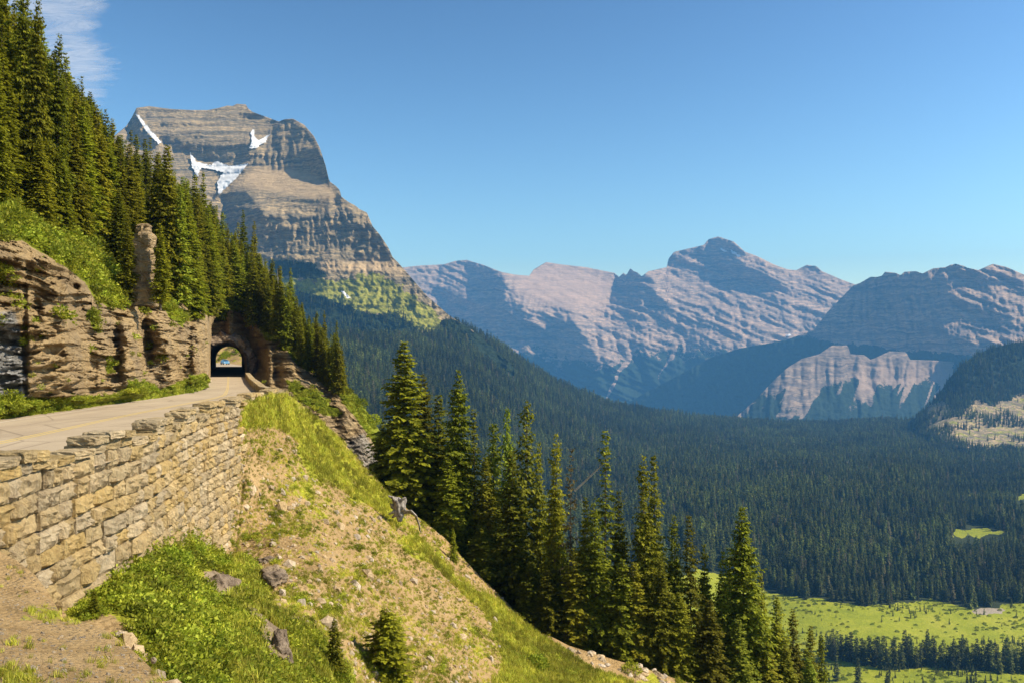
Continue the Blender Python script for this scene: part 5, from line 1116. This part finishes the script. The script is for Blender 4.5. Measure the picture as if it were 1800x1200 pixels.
# pillar of rock in the hillside wood
def pillar():
    n = 28; hs = np.linspace(-.6, 8.0, 60); V = []
    for h in hs:
        w = np.interp(h, [-.6, 0, 1.2, 2.4, 3.4, 5, 7, 7.7, 8], [1.6, 1.45, 1.35, 1.2, 1.25, 1.15, 1.05, .8, .45])
        led = .06 * float(vnoise(h / .2, 0., 0, 5)) + .10 * (round(1.6 * float(vnoise(h / .55, 3., 0, 6))) / 1.6)
        for k in range(n):
            a = k * 6.2832 / n; r = w + led + .22 * float(vnoise(math.cos(a) * 1.6, math.sin(a) * 1.6, math.floor(h / .7) * 1.7, 7)) + .16 * float(vnoise(math.cos(a) * 4, math.sin(a) * 4, h * 2.6, 8))
            c, s = math.cos(a), math.sin(a); m = max(abs(c), abs(s)) ** .9; V.append((r * c / m * .95 + .12 * h * .2, r * s / m * .95, h))
    Q = [(i * n + k, i * n + (k + 1) % n, (i + 1) * n + (k + 1) % n, (i + 1) * n + k) for i in range(59) for k in range(n)]
    V.append((.2, 0, 8.0)); T = [(59 * n + k, 59 * n + (k + 1) % n, 60 * n) for k in range(n)]
    return npmesh('rock_pillar', V, Q, T, attrs={'green': [0.0] * len(V), 'grey': [.1] * len(V)}, mats=[M_CLIFF], smooth=False)
p = P(251, 528, 69.5); o = link('rock_pillar', pillar(), label='freestanding column of bedded tan rock among the hillside spruces', cat='rock pillar'); o.location = p; s = (520 - 380) / F * 69.5 / 8; o.scale = (s * .84, s * .84, s * .96)

# ------------------------------------------------------------------ young conifers on the slope
for u, a, v, hw, stl, lab in [(680, 1060, 1196, 64, 'young', 'bushy young spruce standing alone low on the bare slope'), (590, 1075, 1192, 28, 'young', 'dark young conifer among the bushes left of the lone young spruce'), (165, 1028, 1085, 16, 'young', 'tiny spruce seedling against the foot of the wall'), (797, 925, 985, 12, 'young', 'small thin sapling beside the twisted stump')]:
    y = sy(u, v); p = P(u, v, y); tree((p[0], p[1], p[2] - .1), (v - a) / F * y, stl, lab, None, hw / F * y, 'young_spruce')
# twisted stump
y = sy(700, 925) - .3
def sp(u, v, dy=0): return P(u, v, y + dy)
core = boulder_mesh(77, 3, .55, 1.1, M_DEAD, 'stump'); cv = np.array([q.co for q in core.vertices]); cf = [tuple(q.vertices) for q in core.polygons]
c0 = sp(702, 893); lb = []; rq = random.Random(4)
cv = cv * (.60, .6, .95) + c0
for k in range(13):                          # broken roots and stubs all round the root plate
    a0 = rq.uniform(0, 6.28); L = rq.uniform(.3, .75) * (1.2 if math.sin(a0) > 0 else .8); dx, dz = math.cos(a0), math.sin(a0); q = c0 + np.array([dx * .25, rq.uniform(-.3, .1), dz * .35])
    m = q + np.array([dx * L * .5, rq.uniform(-.3, .1), dz * L * .45]); e = q + np.array([math.cos(a0 + rq.uniform(-.9, .9)) * L, rq.uniform(-.4, .2), math.sin(a0 + rq.uniform(-.7, .7)) * L * .9])
    lb.append(limb([q, m, e], [rq.uniform(.18, .30), rq.uniform(.12, .20), .05], 7, k + 9, .8))
lb.append(limb([sp(708, 900), sp(722, 897, -.2), sp(732, 906, -.1), sp(737, 922), sp(738, 930, .1), sp(741, 936, .2)], [.24, .18, .12, .08, .05, .02], 8, 3, .9))
jm = joinlimbs('twisted_stump', lb, M_DEAD); V = np.empty(len(jm.vertices) * 3); jm.vertices.foreach_get('co', V); V = V.reshape(-1, 3)
link('twisted_stump', npmesh('twisted_stump', np.vstack([V, cv]), [tuple(q.vertices) for q in jm.polygons], [tuple(i + len(V) for i in f) for f in cf], mats=[M_DEAD]), label='gnarled grey twisted tree stump on the crest below the broadest spruce', cat='stump')

# ------------------------------------------------------------------ cars beyond the tunnel
M_TYRE = mat_plain('tyre_rubber', [(.3, (.015, .015, .015)), (.7, (.03, .03, .03))], 20, 0); M_GLASS = mat_plain('car_glass', [(.3, (.02, .03, .04)), (.7, (.04, .05, .06))], 2, 0, rough=.1, spec=.6)
M_LAMP = mat_plain('lamp_glass', [(.3, (.5, .5, .48)), (.7, (.7, .7, .66))], 4, 0, rough=.2)
def car(loc, rz, paint, label):
    o = link('parked_car', None, label=label, cat='car', group='cars seen through the tunnel'); o.location = loc; o.rotation_euler[2] = rz
    pm = mat_plain('car_paint', [(.3, paint), (.7, tuple(c * 1.15 for c in paint))], 1, 0, rough=.3, spec=.5)
    side = [(-2.1, .35), (-2.15, .8), (-1.7, .95), (-.9, 1.02), (-.4, 1.45), (1.0, 1.48), (1.7, 1.0), (2.1, .92), (2.15, .4)]
    V = [(x, s * (.86 if z < 1.1 else .68), z) for s in (-1, 1) for x, z in side]; n = len(side)
    Q = [(k, k + 1, n + k + 1, n + k) for k in range(n - 1)] + [(n - 1, 0, n, 2 * n - 1)]
    T = [(0, k + 1, k) for k in range(1, n - 1)] + [(n, n + k, n + k + 1) for k in range(1, n - 1)]
    link('body', npmesh('body', V, Q, T, mats=[pm], smooth=False), o)
    V = [(x, s * (.80), z) for s in (-1, 1) for x, z in [(-.75, 1.06), (-.38, 1.38), (.95, 1.40), (1.45, 1.06)]]; V = [(x, s_ if z < 1.2 else s_ * .87, z) for x, s_, z in V]
    link('side_window', npmesh('side_window', V, [(0, 1, 2, 3), (7, 6, 5, 4)], mats=[M_GLASS], smooth=False), o)
    link('windscreen', npmesh('windscreen', [(-.93, -.7, 1.03), (-.93, .7, 1.03), (-.44, .6, 1.42), (-.44, -.6, 1.42)], [(0, 1, 2, 3)], mats=[M_GLASS]), o)
    for x in (-1.35, 1.35):
        for s in (-.8, .8):
            V = [(x + .33 * math.cos(a), s + w, .33 + .33 * math.sin(a)) for w in (-.11, .11) for a in np.linspace(0, 6.2832, 13)[:12]]
            Vw = V + [(x, s - .11, .33), (x, s + .11, .33)]
            link('wheel', npmesh('wheel', Vw, [(k, (k + 1) % 12, 12 + (k + 1) % 12, 12 + k) for k in range(12)], [(24, (k + 1) % 12, k) for k in range(12)] + [(25, 12 + k, 12 + (k + 1) % 12) for k in range(12)], mats=[M_TYRE]), o)
    for s in (-.6, .6): link('headlight', npmesh('headlight', [(-2.17, s - .15, .66), (-2.17, s + .15, .66), (-2.15, s + .15, .80), (-2.15, s - .15, .80)], [(0, 1, 2, 3)], mats=[M_LAMP]), o)
car((-84.5, 268, RZ), R(120), (.10, .30, .50), 'blue car on the sunny road seen through the tunnel, right one'); car((-93.0, 277, RZ), R(115), (.03, .07, .09), 'dark teal car seen through the tunnel, left of the blue one')

# ------------------------------------------------------------------ thin cirrus, high above
n = NT('cirrus'); p = n.obj(); w = n.noise(n.scale(p, (3, 3, 3)), 1.0, 4)
tc = n.scale(p, (3.2, 7.5, 1), (0, 0, R(20))); f = n.noise(tc, 1.3, 11, .72, 1.8); f2 = n.noise(n.scale(p, (5, 5, 1)), 1.0, 6, .6, .5)
cov = n.attr('cover'); a = n.math('MULTIPLY', n.ramp(n.math('ADD', n.math('ADD', n.math('MULTIPLY', f, .75), n.math('MULTIPLY', f2, .35)), n.math('MULTIPLY', n.math('SUBTRACT', cov, 1.0), .55)), [(.34, 0.), (.74, 1.)]), .74)
a = n.math('MULTIPLY', a, n.ramp(cov, [(0., 0.), (.3, 1.)]))
tr = n.n('ShaderNodeBsdfTransparent'); tl = n.n('ShaderNodeBsdfTranslucent'); tl.inputs[0].default_value = (.9, .9, .92, 1); df = n.n('ShaderNodeBsdfDiffuse'); df.inputs[0].default_value = (.9, .9, .92, 1)
m1 = n.n('ShaderNodeMixShader'); n.l(tl.outputs[0], m1.inputs[1]); n.l(df.outputs[0], m1.inputs[2]); m2 = n.n('ShaderNodeMixShader'); n.l(a, m2.inputs[0]); n.l(tr.outputs[0], m2.inputs[1]); n.l(m1.outputs[0], m2.inputs[2]); n.l(m2.outputs[0], n.out.inputs[0])
ZC = 3600.0; us = np.linspace(-500, 420, 60); vv_ = np.linspace(-700, 250, 60); U, V = np.meshgrid(us, vv_); Yc = ZC * F / (CV - V); X = P(U, V, Yc); X[..., 2] += 60 * fbm(X[..., 0] / 900, X[..., 1] / 900, 0, 3, 3)
edge = np.interp(V, [-700, 0, 60, 120, 150, 200, 230], [350, 260, 250, 290, 275, 255, 230]); cov_ = sstep(0, 130, edge - U + 14 * fbm(U / 30, V / 14, 0, 3, 8)) * sstep(235, 170, V)
me = npmesh('cirrus_cloud', X.reshape(-1, 3) / 4000, gridq(60, 60), attrs={'cover': cov_}, mats=[n.m]); o = link('cirrus_cloud', me, label='thin streaky white cirrus cloud in the upper left of the sky', cat='cloud', kind='structure'); o.scale = (4000,) * 3

# ------------------------------------------------------------------ air
bpy.context.view_layer.update()
lo = np.array([1e9] * 3); hi = -lo
for o in scene.objects:
    if o.type == 'MESH' and o.name != 'cirrus_cloud' and len(o.data.vertices):
        c = np.array([o.matrix_world @ Vector(b) for b in o.bound_box]); lo = np.minimum(lo, c.min(0)); hi = np.maximum(hi, c.max(0))
lo = np.minimum(lo, -5); hi = np.maximum(hi, 5); print('bounds', lo, hi)
x0, y0, z0 = lo[0] - 30, min(lo[1], -60) - 30, lo[2] - 1; x1, y1, z1 = hi[0] + 30, hi[1] + 30, hi[2] + 26
V = [(x, y, z) for z in (z0, z1) for x, y in ((x0, y0), (x1, y0), (x1, y1), (x0, y1))]
n = NT('air'); v = n.n('ShaderNodeVolumePrincipled'); v.inputs['Color'].default_value = (.16, .50, 1.0, 1); v.inputs['Density'].default_value = 7.0e-5; v.inputs['Anisotropy'].default_value = 0.0
n.l(v.outputs[0], n.out.inputs['Volume'])
link('haze', npmesh('haze', V, [(3, 2, 1, 0), (4, 5, 6, 7), (0, 1, 5, 4), (1, 2, 6, 5), (2, 3, 7, 6), (3, 0, 4, 7)], mats=[n.m], smooth=False), kind='stuff')
